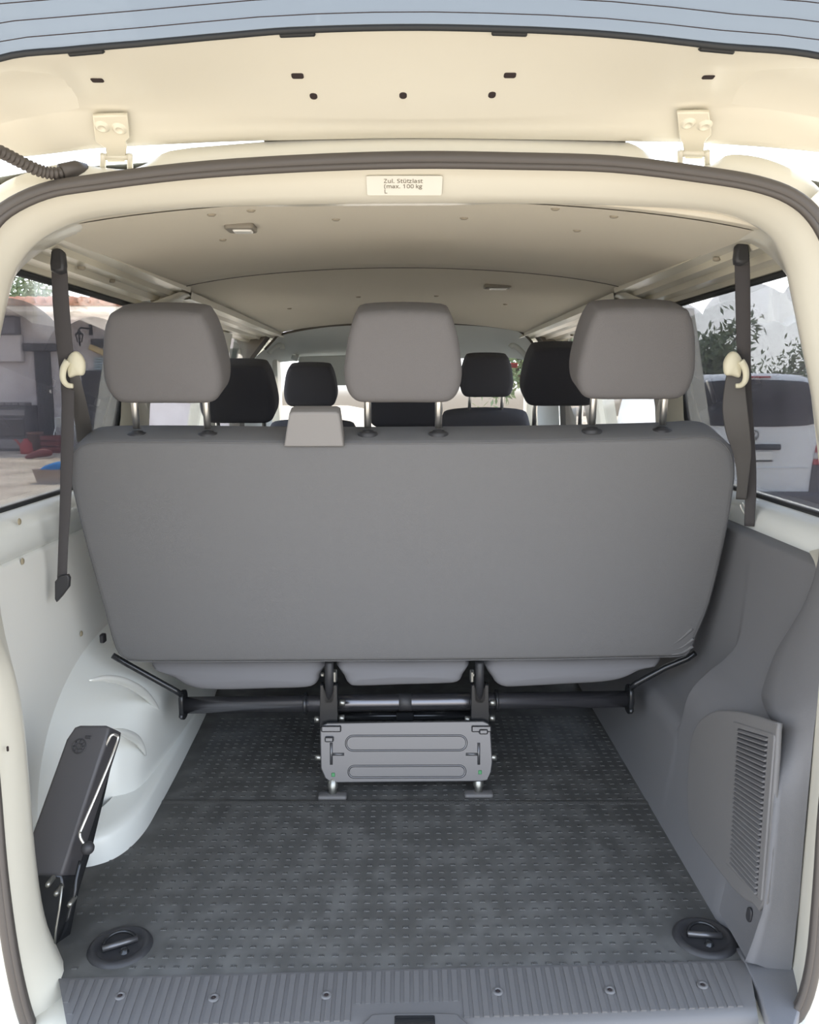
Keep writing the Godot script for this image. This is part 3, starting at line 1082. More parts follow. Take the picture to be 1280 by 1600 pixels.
func tailgate() -> void:
	var t := thing("tailgate", "white tailgate swung up above the open load bay", "tailgate", Vector3(0, 1.42, -1.33))
	var rings: Array = []
	for k in 9:
		var r: Array = []
		for i in 81: r.append(gate_ring(lerpf(-240, 1500, i / 80.0), k))
		rings.append(r)
	var b := B.new()
	b.loft(rings, false)
	# outer skin over it, giving the frame its thickness
	var top0: Array = []
	var top1: Array = []
	for i in 81:
		top0.append(rings[0][i] + Vector3(0, 0.022, -0.005))
		top1.append(rings[8][i] + Vector3(0, 0.006, -0.03))
	b.loft([rings[8], top1, top0, rings[0]], false)
	var lip0: Array = []
	var lip1: Array = []
	var lip2: Array = []
	for i in range(30, 57):
		lip0.append(rings[1][i])
		var lx := lerpf(-240, 1500, i / 80.0)
		lip1.append(pz(lx, along(T_EDGE, lx) + 1.5, -1.362))
		lip2.append(rings[0][i] + Vector3(0, 0.022, -0.14))
	b.loft([lip0, lip1, lip2], false)
	var panel := part("inner_panel", b, M.white_paint, t)
	# glass, then the lower half of the gate over the camera
	var g0: Array = []
	var g1: Array = []
	var g2: Array = []
	for i in 81:
		var p: Vector3 = rings[8][i]
		g0.append(p + Vector3(0, 0.001, 0.0))
		g1.append(p + Vector3(p.x * 0.10, 0.09, 0.27))
		g2.append(p + Vector3(p.x * 0.15, 0.16, 0.54))
	b = B.new()
	b.loft([g0, g1, g2], false)
	var gl := part("rear_window", b, M.tail_glass, t)
	gl.set_meta("label", "blue grey tailgate window pane")
	# heating wires on the pane
	for k in 9:
		var u := 0.05 + k * 0.045
		b = B.new()
		var path: Array = []
		for i in range(6, 75, 4):
			path.append(g0[i].lerp(g1[i], u * 2) + Vector3(0, -0.002, 0))
		b.tube(path, 0.0006, 4)
		part("heating_wire", b, M.hole_dark, gl)
	# black edge seal of the pane
	b = B.new()
	var e0: Array = []
	for i in 81: e0.append(rings[8][i] + Vector3(0, 0.0005, 0.003))
	b.tube(e0, 0.0042, 6)
	part("glass_seal", b, M.gasket, t)
	for q in [[135, 78], [465, 50], [796, 48], [1120, 74]]:
		b = B.new()
		var c := pz(q[0], along(T_GLASS, q[0]) + 3, -1.085)
		var c2 := pz(q[0] + 20, along(T_GLASS, q[0] + 20) + 3, -1.085)
		b.xf = frame(c, c2 - c, Vector3(0, 0.9, 0.5))
		b.slab(B.rrect(0.044, 0.0075, 0.002, 2), 0.010, 0.002, 1)
		part("rubber_stop", b, M.gasket, t)
	# lower half: solid panel beyond the pane
	b = B.new()
	var l0: Array = []
	var l1: Array = []
	var l2: Array = []
	var l3: Array = []
	for i in 81:
		var p: Vector3 = g2[i]
		l0.append(p)
		l1.append(p + Vector3(0, 0.10, 0.28))
		l2.append(p + Vector3(0, 0.17, 0.46))
		l3.append(p + Vector3(0, 0.25, 0.44))
	var l4: Array = []
	for i in 81: l4.append(g2[i] + Vector3(0, 0.06, 0.0))
	b.loft([l0, l1, l2, l3, l4, l0], false)
	part("lower_panel", b, M.white_paint, t)
	# slots and holes in the panel
	for q in [[152,125,0],[465,118,0],[797,117,0],[1107,120,0],[18,135,1],[1241,127,1]]:
		b = B.new()
		var c := on_gate(q[0], q[1])
		var up := (on_gate(q[0], q[1] - 5) - on_gate(q[0], q[1] + 5))
		var rt := on_gate(q[0] + 6, q[1]) - on_gate(q[0] - 6, q[1])
		b.xf = frame(c, rt, up)
		b.slab(B.rrect(0.0165 if q[2] == 0 else 0.0125, 0.011, 0.003, 3), 0.0022, 0.0008, 1)
		part("slot_plug", b, M.hole_dark if q[2] == 0 else M.plug_grey, panel)
	for q in [[490,150],[630,149],[769,148]]:
		b = B.new()
		var c := on_gate(q[0], q[1])
		var up := (on_gate(q[0], q[1] - 5) - on_gate(q[0], q[1] + 5))
		b.xf = frame(c, Vector3(1, 0, 0), up)
		b.slab(B.rrect(0.0105, 0.0135, 0.005, 4), 0.0022, 0.0008, 1)
		part("screw_hole", b, M.hole_dark, panel)
	# hinges
	for h in [[145,203,179,160,187,181,1], [1058,1112,174,1075,1101,1083,-1]]:
		var cx: float = (h[0] + h[1]) / 2.0
		var hg := Node3D.new()
		var nb := B.new()
		var fr := frame(on_gate(cx, h[2] + 22) + Vector3(0, -0.006, 0.004), Vector3(1, 0, 0), on_gate(cx, h[2] + 5) - on_gate(cx, h[2] + 40))
		nb.xf = fr
		var d: float = h[6]
		var o := on_plane([[h[0], h[2]], [h[1] - 4, h[2] - 1], [h[1], h[2] + 34], [h[1] - 6, h[2] + 40], [h[5] + 18, h[2] + 46], [h[5] + 15, h[2] + 72], [h[5] - 13, h[2] + 72], [h[5] - 16, h[2] + 50], [h[0] + 4, h[2] + 40]], fr)
		nb.slab(o, 0.007, 0.002, 2)
		var hp := part("hinge", nb, M.steel_cream, t)
		hp.set_meta("label", "cream painted hinge leaf with two bolts")
		for bx in [h[3], h[4]]:
			nb = B.new()
			var oo := on_plane([[bx, h[2] + 16 + (3 if bx == h[4] else 0)]], fr)
			nb.xf = fr * Transform3D(Basis(Vector3(1, 0, 0), Vector3(0, 0, 1), Vector3(0, -1, 0)), Vector3(oo[0].x, oo[0].y, 0.003))
			nb.lathe([Vector2(0, 0.002), Vector2(0.0045, 0.002), Vector2(0.0052, 0.004), Vector2(0.008, 0.004), Vector2(0.009, 0.0015), Vector2(0.011, 0.001), Vector2(0.0115, 0)], 14)
			part("bolt", nb, M.steel_cream, hp)
		# fork that stands on the roof flange
		for sx in [-20, 22]:
			nb = B.new()
			nb.tube([pz(h[5] + sx, h[2] + 62, -1.325), pz(h[5] + sx * 1.02, h[2] + 85, -1.34)], 0.0045, 8)
			part("fork", nb, M.steel_cream, hp)
		nb = B.new()
		nb.tube([pz(h[5] - 22, h[2] + 66, -1.33), pz(h[5] + 24, h[2] + 66, -1.33)], 0.005, 10)
		part("hinge_pin", nb, M.steel_cream, hp)
	# corrugated cable sleeve
	b = B.new()
	var pth: Array = []
	for q in [[-30,226,-1.20],[0,237,-1.23],[30,252,-1.26],[60,266,-1.285],[85,271,-1.30],[110,269,-1.32]]: pth.append(pz(q[0], q[1], q[2]))
	pth = smooth3(pth, 16)
	var rad: Array = []
	for i in pth.size(): rad.append(0.0095 if i % 4 < 2 else 0.0072)
	b.tube(pth, rad, 12)
	var sl := thing("cable_sleeve", "black corrugated cable sleeve at the top left of the opening", "cable", pth[pth.size() - 1])
	part("sleeve", b, M.seal_rubber, sl)
	b = B.new()
	b.tube([pz(96, 270, -1.31), pz(120, 264, -1.325), pz(135, 266, -1.335)], [0.013, 0.0125, 0.010], 12)
	part("grommet", b, M.seal_rubber, sl)

# ------------------------------------------------------------------ cab
func cab() -> void:
	var outer := [[380,700],[384,620],[390,578],[398,560],[414,545],[428,530],[440,521],[490,511],[540,506],[640,503],[740,506],[800,513],[816,519],[830,532],[838,546],[852,562],[866,585],[872,620],[876,700]]
	var inner := [[424,700],[426,640],[428,600],[430,568],[440,566],[450,565],[463,564],[500,562],[540,561],[640,560],[740,560],[790,559],[805,560],[820,563],[832,569],[836,600],[838,625],[840,650],[842,700]]
	var o3: Array = []
	var i3: Array = []
	for q in outer: o3.append(pz(q[0], q[1], -4.27))
	for q in inner: i3.append(pz(q[0], q[1], -4.95))
	o3 = smooth3(o3, 4)
	i3 = smooth3(i3, 4)
	var mid: Array = []
	var mid2: Array = []
	for i in o3.size():
		mid.append(o3[i].lerp(i3[i], 0.35) + Vector3(0, 0.012, 0))
		mid2.append(o3[i].lerp(i3[i], 0.72) + Vector3(0, 0.010, 0))
	var b := B.new()
	b.loft([o3, mid, mid2, i3], false)
	var c := struct("ceiling_cab", b, M.cab_liner, "pale cab headliner and windscreen surround")
	c.name = "trim_4"
	# brown grey panels between the cab liner and the body sides
	for s in [-1.0, 1.0]:
		b = B.new()
		b.g = -1
		b.hexa([Vector3(s * 0.88, 0.7, -4.15), Vector3(s * 0.83, 0.7, -4.15), Vector3(s * 0.83, 0.7, -4.3), Vector3(s * 0.88, 0.7, -4.3)],
			[Vector3(s * 0.86, 1.20, -4.15), Vector3(s * 0.80, 1.20, -4.15), Vector3(s * 0.80, 1.20, -4.3), Vector3(s * 0.86, 1.20, -4.3)])
		b.hexa([Vector3(s * 0.86, 1.12, -4.15), Vector3(s * 0.79, 1.12, -4.15), Vector3(s * 0.79, 1.12, -4.28), Vector3(s * 0.86, 1.12, -4.28)],
			[Vector3(s * 0.82, 1.33, -4.15), Vector3(s * 0.62, 1.33, -4.15), Vector3(s * 0.62, 1.33, -4.28), Vector3(s * 0.82, 1.33, -4.28)])
		part("pillar_trim", b, M.dark_trim, c)
	# rim line of the liner
	b = B.new()
	var path: Array = []
	for i in range(16, 60): path.append(o3[i] + Vector3(0, -0.004, 0.004))
	b.tube(path, 0.006, 6)
	part("liner_edge", b, M.dark_trim, c)
	# grab handles
	for h in [[[420,552],[424,546],[432,541],[440,540],[442,546]], [[797,543],[801,540],[808,543],[816,550],[822,557]]]:
		b = B.new()
		var p: Array = []
		for q in h: p.append(pz(q[0], q[1], -4.42))
		b.tube(smooth3(p, 4), 0.014, 8)
		part("grab_handle", b, M.cab_liner, c)
	# sun visor folded down on the left, its arm
	var v := thing("sun_visor", "pale sun visor folded down behind the windscreen", "sun visor", pz(505, 560, -4.85))
	b = B.new()
	var fr := frame(pz(505, 580, -4.82), Vector3(1, 0, 0), Vector3(0, 1, 0.1))
	b.xf = fr
	b.slab(on_plane([[468,557],[544,555],[545,602],[470,603],[462,590]], fr), 0.02, 0.008, 2)
	part("visor_board", b, M.cab_liner, v)
	b = B.new()
	b.tube([pz(457, 556, -4.82), pz(466, 560, -4.82)], 0.02, 8)
	part("visor_arm", b, M.cab_liner, v)
	# windscreen
	b = B.new()
	b.g = -1
	b.hexa([Vector3(-0.82, 0.70, -5.45), Vector3(0.82, 0.70, -5.45), Vector3(0.82, 0.70, -5.456), Vector3(-0.82, 0.70, -5.456)],
		[Vector3(-0.79, 1.20, -4.93), Vector3(0.79, 1.20, -4.93), Vector3(0.79, 1.20, -4.936), Vector3(-0.79, 1.20, -4.936)])
	struct("window_9", b, M.clear_glass, "windscreen pane beyond the front seats")
	b = B.new()
	b.xf = frame(pz(800, 571, -5.02), Vector3(1, 0, 0), Vector3(0, 0.7, 0.7))
	b.rbox(Vector3.ZERO, Vector3(0.07, 0.04, 0.006), 0.004)
	var tg := part("windscreen_tag", b, M.red_plastic, self)
	tag(tg, "small red tag at the upper right of the windscreen", "tag")
	# dashboard
	b = B.new()
	b.xf = frame(Vector3(0, 0.55, -5.18), Vector3(1, 0, 0), Vector3.UP)
	b.slab(smooth2(PackedVector2Array([Vector2(-0.7, -0.4), Vector2(0.7, -0.4), Vector2(0.7, 0.18), Vector2(0.5, 0.20), Vector2(0.2, 0.19), Vector2(-0.2, 0.19), Vector2(-0.5, 0.23), Vector2(-0.7, 0.18)]), 3), 0.45, 0.06, 3)
	var d := part("dashboard", b, M.black_plastic, self)
	tag(d, "dark dashboard below the windscreen", "dashboard")

# ------------------------------------------------------------------ seats
const HEAD := [[0.0, 0.0], [0.075, 0.0], [0.103, 0.005], [0.119, 0.025], [0.1255, 0.060], [0.121, 0.105], [0.112, 0.150], [0.100, 0.180], [0.082, 0.194], [0.0, 0.198], [-0.082, 0.194], [-0.100, 0.180], [-0.112, 0.150], [-0.121, 0.105], [-0.1255, 0.060], [-0.119, 0.025], [-0.103, 0.005], [-0.075, 0.0]]
func headrest(seat: Node3D, at: Vector3, tilt: float, m: Material, drop: float, scale := 1.0) -> void:
	# at: lower middle of the back face
	var up := Vector3(0, cos(tilt), sin(tilt))
	var fr := frame(at, Vector3(1, 0, 0), up)
	var o := PackedVector2Array()
	for q in HEAD: o.append(Vector2(q[0], q[1]) * scale)
	o = smooth2(o, 3)
	var b := B.new()
	b.xf = fr * Transform3D(Basis(), Vector3(0, 0, -0.066))
	b.slab(o, 0.132, 0.024, 4, 0.006)
	var h := part("headrest", b, m, seat)
	# seams round both rims
	for zz in [-0.008, -0.124]:
		b = B.new()
		var path: Array = []
		for q in o: path.append(fr * Vector3(q.x * 0.93, 0.099 * scale + (q.y - 0.099 * scale) * 0.912 , zz))
		b.tube(path, 0.0009, 5, true)
		part("seam", b, m, h)
	for s in [-1, 1]:
		b = B.new()
		var p0 := fr * Vector3(s * 0.078 * scale, 0.03, -0.05)
		var p1 := p0 + Vector3(0, -drop - 0.035, -0.012)
		b.tube([p0, p0.lerp(p1, 0.3), p1], 0.008, 12)
		part("post", b, M.chrome, h)
		b = B.new()
		b.xf = Transform3D(Basis(), p1 + Vector3(0, 0.0, 0))
		b.lathe([Vector2(0.009, -0.005), Vector2(0.012, -0.005), Vector2(0.0135, -0.008), Vector2(0.020, -0.009), Vector2(0.0225, -0.013), Vector2(0.0225, -0.020)], 16)
		part("post_collar", b, M.black_plastic, h)
func third_row() -> void:
	var t := thing("bench_seat", "grey three-seat rear bench seen from behind, with three headrests", "bench seat", Vector3(0, 0, -2.0))
	var bo := Vector3(0, 0.345, -1.92)
	var up := (Vector3(0, 0.90, -1.765) - bo).normalized()
	var tilt := atan2(up.z, up.y)
	var fr := frame(bo, Vector3(1, 0, 0), up)
	var ol := on_plane([[108,708],[122,695],[150,690],[250,689],[450,691],[640,691],[850,689],[1050,684],[1105,681],[1132,688],[1148,706],[1152,735],[1148,775],[1135,850],[1112,945],[1092,995],[1083,1018],[1068,1028],[1000,1030],[850,1033],[640,1035],[450,1036],[280,1037],[205,1036],[186,1028],[175,1008],[159,950],[131,850],[110,765],[104,730]], fr)
	var b := B.new()
	b.xf = fr * Transform3D(Basis(), Vector3(0, 0, -0.06))
	b.slab(smooth2(ol, 3), 0.12, 0.016, 3, 0.006)
	var back := part("backrest", b, M.grey_fabric, t)
	# piping seam along the rim
	b = B.new()
	var path: Array = []
	var c2 := Vector2(0, 0.3)
	for q in smooth2(ol, 3):
		var v := c2 + (q - c2) * 0.988
		path.append(fr * Vector3(v.x, v.y, -0.003))
	b.tube(path, 0.0013, 5, true)
	part("seam", b, M.grey_fabric, back)
	# creases at the lower right corner
	for q in [[[1082,982],[1062,1000],[1048,1008]], [[1084,998],[1068,1010],[1052,1016]], [[1083,1010],[1066,1020],[1050,1023]]]:
		b = B.new()
		var p: Array = []
		for w in q:
			var v := on_plane([w], fr)[0]
			p.append(fr * Vector3(v.x, v.y, -0.001))
		p = smooth3(p, 4)
		var rad: Array = []
		for i in p.size(): rad.append(0.0045 * (1.0 - 0.75 * i / p.size()))
		b.tube(p, rad, 8)
		part("crease", b, M.grey_fabric, back)
	for q in [[0, 270, 634], [1, 630, 633], [2, 982, 628]]:
		var p := pz([257, 630, 992][q[0]], q[2], -1.765)
		headrest(t, p, tilt, M.head_fabric, 0.058)
	# belt outlet on top of the backrest
	b = B.new()
	var gf := frame(pz(491, 672, -1.752), Vector3(1, 0, 0), up)
	b.xf = gf * Transform3D(Basis(), Vector3(0, 0, -0.02))
	b.slab(on_plane([[452,646],[458,643],[524,643],[530,646],[538,697],[444,697]], gf), 0.05, 0.005, 2)
	var bg := part("belt_outlet", b, M.light_plastic, t)
	bg.set_meta("label", "light grey plastic belt outlet on the backrest")
	# cushions seen below the backrest
	for q in [[[234,1034],[360,1034],[498,1034],[499,1056],[494,1070],[478,1077],[420,1079],[340,1081],[300,1077],[272,1062]], [[531,1034],[630,1034],[728,1033],[724,1056],[716,1068],[690,1071],[620,1073],[560,1075],[545,1072],[537,1058]], [[767,1033],[900,1031],[1032,1028],[1008,1043],[980,1060],[945,1068],[880,1072],[810,1076],[785,1075],[771,1062]]]:
		b = B.new()
		var cf := frame(Vector3(0, 0.30, -1.985), Vector3(1, 0, 0), Vector3.UP)
		b.xf = cf * Transform3D(Basis(), Vector3(0, 0, -0.23))
		b.slab(smooth2(on_plane(q, cf), 3), 0.46, 0.02, 3, 0.004)
		part("cushion", b, M.cushion_fabric, t)
	# cross tube with flanges
	b = B.new()
	var t0 := pz(286, 1102, -2.02)
	var t1 := pz(988, 1092, -2.02)
	b.tube([t0, t1], 0.0215, 20)
	part("cross_tube", b, M.tube_gloss, t)
	for u in [0.272, 0.697]:
		b = B.new()
		var p := t0.lerp(t1, u)
		b.tube([p + Vector3(-0.004, 0, 0), p + Vector3(0.004, 0, 0)], 0.029, 20)
		part("tube_flange", b, M.black_steel, t)
	b = B.new()
	b.tube([t0.lerp(t1, 0.48), t0.lerp(t1, 0.508)], 0.0225, 16)
	part("tube_band", b, M.black_plastic, t)
	# second tube lower, in front
	b = B.new()
	b.tube([pz(520, 1120, -2.06), pz(745, 1117, -2.06)], 0.012, 12)
	part("lower_rod", b, M.black_steel, t)
	b = B.new()
	b.rbox(pz(633, 1119, -2.03), Vector3(0.046, 0.022, 0.02), 0.003)
	part("latch_block", b, M.black_steel, t)
	# side arms at both ends
	for q in [[[176,1024],[200,1038],[236,1058],[274,1079],[283,1085],[285,1118]], [[1086,1020],[1074,1029],[1040,1043],[994,1068],[986,1075],[986,1110]]]:
		b = B.new()
		var p: Array = []
		var zz := [-1.945, -1.955, -1.97, -1.985, -1.99, -2.0]
		for i in 6: p.append(pz(q[i][0], q[i][1], zz[i]))
		b.tube(p.slice(0, 5), 0.0075, 10)
		part("side_arm", b, M.black_steel, t)
		b = B.new()
		b.xf = Transform3D(Basis(Vector3(0, 0, 1), Vector3(0, 1, 0), Vector3(-1, 0, 0)), (p[4] + p[5]) / 2 + Vector3(0, -0.005, -0.015))
		b.slab(B.rrect(0.05, 0.075, 0.02, 4), 0.012, 0.003, 2)
		var pl := part("end_plate", b, M.black_steel, t)
		b = B.new()
		b.xf = Transform3D(Basis(), (p[4] + p[5]) / 2 + Vector3(0, -0.025, 0.008))
		b.lathe([Vector2(0, 0.004), Vector2(0.006, 0.004), Vector2(0.007, -0.004)], 8)
		part("bolt", b, M.black_steel, pl)
	# folding legs
	for q in [[500, 529, 0], [735, 764, 1]]:
		var l: float = q[0]
		var r: float = q[1]
		var lf := frame(pz((l + r) / 2, 1100, -1.985), Vector3(1, 0, 0), Vector3(0, 1, -0.05))
		b = B.new()
		b.xf = lf
		b.slab(on_plane([[l,1134],[l+1,1068],[l+6,1067],[l+8,1090],[l+11,1094],[l+18,1094],[l+21,1090],[l+22,1067],[r-1,1068],[r,1134]], lf), 0.03, 0.002, 1)
		var lg := part("leg", b, M.black_steel, t)
		b = B.new()
		b.tube([pz((l + r) / 2, 1034, -1.955), pz((l + r) / 2, 1096, -1.985)], 0.011, 10)
		part("leg_strut", b, M.black_plastic, lg)
		b = B.new()
		b.rbox(pz((l + r) / 2 + (9 if q[2] == 0 else -12), 1056, -1.965), Vector3(0.010, 0.03, 0.02), 0.003)
		part("release_catch", b, M.zinc, lg)
		b = B.new()
		b.rbox(pz(l + 4, 1054, -1.96), Vector3(0.009, 0.009, 0.01), 0.002)
		part("pivot_stud", b, M.zinc, lg)
		for by in [[l - 4, 1124, 0], [r + 5, 1122, 0], [r + 6, 1098, 0]]:
			b = B.new()
			var bp := pz(by[0], by[1], -1.985)
			b.tube([bp + Vector3(-0.007, 0, 0), bp + Vector3(0.007, 0, 0)], 0.0085, 10)
			part("bolt", b, M.zinc, lg)
	# foot panel
	var fo := frame(pz(635, 1222, -1.925), Vector3(1, 0, 0), Vector3(0, 1, -0.22))
	b = B.new()
	b.xf = fo
	b.slab(on_plane([[500,1142],[503,1133],[512,1129],[635,1127],[755,1126],[764,1130],[767,1140],[770,1190],[768,1206],[762,1219],[752,1221],[635,1222],[518,1223],[508,1216],[501,1200]], fo), 0.008, 0.003, 2)
	var fp := part("foot_panel", b, M.grey_steel, t)
	for q in [[541, 729, 1149, 1172], [545, 727, 1196, 1214]]:
		b = B.new()
		var o := on_plane([[q[0], q[2]], [q[1], q[2]], [q[1], q[3]], [q[0], q[3]]], fo)
		var w := absf(o[1].x - o[0].x)
		var h := absf(o[0].y - o[3].y)
		var cc := (o[0] + o[2]) / 2
		var pth: Array = []
		for v in B.rrect(w, h, h * 0.49, 6): pth.append(fo * Vector3(cc.x + v.x, cc.y + v.y, 0.0035))
		b.tube(pth, 0.003, 6, true)
		part("pressed_slot", b, M.grey_steel, fp)
	for q in [[518, 1], [748, -1]]:
		b = B.new()
		var v := on_plane([[q[0], 1160], [q[0], 1194], [q[0], 1178], [q[0] + 20 * q[1], 1178]], fo)
		b.tube([fo * Vector3(v[0].x, v[0].y, 0.003), fo * Vector3(v[1].x, v[1].y, 0.003)], 0.004, 8)
		b.tube([fo * Vector3(v[2].x, v[2].y, 0.003), fo * Vector3(v[3].x, v[3].y, 0.003)], 0.0038, 8)
		part("pressed_rib", b, M.grey_steel, fp)
		b = B.new()
		b.xf = fo
		var g := on_plane([[521 if q[1] > 0 else 750, 1210 if q[1] > 0 else 1206], [515 if q[1] > 0 else 755, 1154 if q[1] > 0 else 1142]], fo)
		b.rbox(Vector3(g[0].x, g[0].y, 0.004), Vector3(0.009, 0.010, 0.003), 0.001)
		part("green_mark", b, M.green_dot, fp)
		b = B.new()
		b.xf = fo
		b.rbox(Vector3(g[1].x, g[1].y, 0.008), Vector3(0.022, 0.013, 0.012), 0.003)
		part("hook", b, M.grey_steel, fp)
		b = B.new()
		b.xf = fo
		var hk := on_plane([[518 if q[1] > 0 else 752, 1138]], fo)[0]
		b.rbox(Vector3(hk.x, hk.y, 0.006), Vector3(0.05, 0.016, 0.008), 0.003)
		part("corner_tab", b, M.grey_steel, fp)
		for by in [1184]:
			b = B.new()
			var e := on_plane([[497 if q[1] > 0 else 772, by]], fo)[0]
			var ep := fo * Vector3(e.x, e.y, -0.004)
			b.tube([ep - Vector3(0.007, 0, 0), ep + Vector3(0.007, 0, 0)], 0.008, 10)
			part("bolt", b, M.zinc, fp)
	for q in [[519, 1248], [749, 1245]]:
		b = B.new()
		var p := ph(q[0], q[1] + 4, 0.0)
		b.rbox(p + Vector3(0, 0.006, -0.016), Vector3(0.072, 0.012, 0.030), 0.005, 2)
		var ft := part("foot", b, M.sill_plastic, t)
		b = B.new()
		b.tube([p + Vector3(0, 0.008, -0.02), p + Vector3(0, 0.02, -0.022), p + Vector3(0, 0.024, -0.024), p + Vector3(0, 0.05, -0.04)], [0.010, 0.010, 0.014, 0.013], 12)
		part("foot_stem", b, M.zinc, ft)
func second_row() -> void:
	var t := thing("bench_seat", "dark middle-row bench, its headrests showing between the rear ones", "bench seat", Vector3(0, 0, -3.0))
	var bo := Vector3(0, 0.345, -2.93)
	var up := Vector3(0, 0.96, 0.27).normalized()
	var fr := frame(bo, Vector3(1, 0, 0), up)
	var b := B.new()
	b.xf = fr * Transform3D(Basis(), Vector3(-0.02, 0.24, -0.06))
	b.slab(B.rrect(1.42, 0.50, 0.08, 6), 0.12, 0.03, 3, 0.006)
	part("backrest", b, M.dark_fabric, t)
	b = B.new()
	b.rbox(Vector3(0, 0.30, -3.2), Vector3(1.38, 0.14, 0.5), 0.05, 3)
	part("cushion", b, M.dark_fabric, t)
	for s in [-0.55, 0.0, 0.55]:
		b = B.new()
		b.rbox(Vector3(s, 0.12, -3.15), Vector3(0.06, 0.24, 0.3), 0.01)
		part("leg", b, M.black_steel, t)
	for q in [[372, 664], [633, 671], [876, 637]]:
		var p := pz(q[0], q[1], -2.74)
		headrest(t, p, 0.27, M.dark_fabric, maxf(p.y - 0.86, 0.005))
func front_seats() -> void:
	for q in [[485, 637, "dark front seat whose headrest shows left of the centre rear headrest", 0.83], [761, 622, "dark front seat with high backrest, right of the centre headrest", 0.885]]:
		var p := pz(q[0], q[1], -3.92)
		var t := thing("front_seat", q[2], "seat", Vector3(p.x, 0, -4.05))
		headrest(t, p, 0.2, M.dark_fabric, p.y - q[3])
		var fr := frame(Vector3(p.x, 0.30, -4.06), Vector3(1, 0, 0), Vector3(0, 1, 0.22))
		var b := B.new()
		b.xf = fr * Transform3D(Basis(), Vector3(0, 0, -0.06))
		var h: float = (q[3] + 0.005 - 0.30) / 0.9766
		b.slab(smooth2(PackedVector2Array([Vector2(-0.23, 0), Vector2(0.23, 0), Vector2(0.245, h * 0.5), Vector2(0.215, h * 0.9), Vector2(0.15, h), Vector2(-0.15, h), Vector2(-0.215, h * 0.9), Vector2(-0.245, h * 0.5)]), 4), 0.14, 0.05, 3, 0.01)
		part("backrest", b, M.dark_fabric, t)
		b = B.new()
		b.rbox(Vector3(p.x, 0.28, -4.3), Vector3(0.5, 0.16, 0.5), 0.05, 3)
		part("cushion", b, M.dark_fabric, t)
		b = B.new()
		b.rbox(Vector3(p.x, 0.10, -4.3), Vector3(0.42, 0.2, 0.4), 0.02)
		part("seat_box", b, M.black_plastic, t)

# ------------------------------------------------------------------ straps and belts
func band(list: Array, m: Material, called: String, t: Node, skew := Vector3(0, 0, 0)) -> void:
	# list: px, py, z, width in px
	var p: Array = []
	var w: Array = []
	for q in list:
		p.append(pz(q[0], q[1], q[2]))
		w.append(pz(q[0] + q[3] / 2.0, q[1], q[2]) - pz(q[0], q[1], q[2]) + skew * q[3] / 20.0)
	p = smooth3(p, 5)
	w = smooth3(w, 5)
	var b := B.new()
	b.ribbon(p, w, 0.0014)
	part(called, b, m, t)
func belts() -> void:
	# straps from the roof
	var t := thing("roof_strap", "black strap hanging free from the roof at the left window, buckle at its lower end", "strap", pz(97, 930, -1.80))
	band([[92,398,-1.585,19],[93,425,-1.60,22],[95,470,-1.63,23],[99,520,-1.66,23],[104,570,-1.69,22],[106,620,-1.71,18],[105,700,-1.735,18],[102,790,-1.76,16],[99,850,-1.775,14],[97,905,-1.79,14]], M.webbing, "webbing", t, Vector3(0, 0, -0.004))
	cap_cover(t, 92, 390, 425, -1.575)
	var b := B.new()
	var fr := frame(pz(97, 918, -1.785), Vector3(1, 0, 0), Vector3.UP)
	b.xf = fr
	b.slab(on_plane([[87,908],[95,899],[107,897],[110,903],[109,916],[98,931],[90,940],[87,935]], fr), 0.014, 0.003, 2)
	part("buckle", b, M.black_plastic, t)
	t = thing("roof_strap", "black strap running from the roof down behind the grey trim at the right window", "strap", pz(1170, 815, -1.88))
	band([[1159,385,-1.585,18],[1160,412,-1.60,21],[1161,470,-1.64,21],[1162,530,-1.68,20],[1164,590,-1.72,18],[1168,660,-1.76,17],[1172,720,-1.79,17],[1173,770,-1.81,16],[1171,822,-1.83,14]], M.webbing, "webbing", t, Vector3(0, 0, 0.004))
	cap_cover(t, 1158, 380, 412, -1.575)
	# belts with ivory guides
	t = thing("seat_belt", "grey seat belt through an ivory guide, behind the left headrest", "seat belt", pz(115, 577, -1.68))
	band([[116,586,-1.685,17],[121,610,-1.71,20],[126,640,-1.77,24],[131,670,-1.86,26],[133,690,-1.905,26]], M.belt_webbing, "webbing", t)
	guide(t, false)
	t = thing("seat_belt", "grey seat belt through an ivory guide, right of the right headrest", "seat belt", pz(1150, 577, -1.70))
	band([[1149,586,-1.70,24],[1148,615,-1.70,30],[1149,645,-1.70,34],[1154,680,-1.715,32],[1160,710,-1.74,24],[1161,745,-1.77,16],[1158,780,-1.81,14]], M.belt_webbing, "webbing", t, Vector3(0, 0, 0.006))
	guide(t, true)
	b = B.new()
	b.tube(smooth3([pz(1160, 785, -1.83), pz(1163, 790, -1.83), pz(1168, 800, -1.83), pz(1166, 806, -1.83), pz(1159, 795, -1.83), pz(1157, 788, -1.83)], 4), 0.002, 6)
	part("anchor_wire", b, M.chrome, t)
func cap_cover(t: Node, x: float, y0: float, y1: float, z: float) -> void:
	var b := B.new()
	var fr := frame(pz(x, (y0 + y1) / 2, z), Vector3(1, 0, 0), Vector3(0, 1, -0.2))
	b.xf = fr
	b.slab(smooth2(on_plane([[x-10,y1],[x-10,y0+12],[x-8,y0+3],[x,y0],[x+8,y0+3],[x+10,y0+12],[x+10,y1]], fr), 2), 0.022, 0.005, 2)
	part("strap_cover", b, M.black_plastic, t)
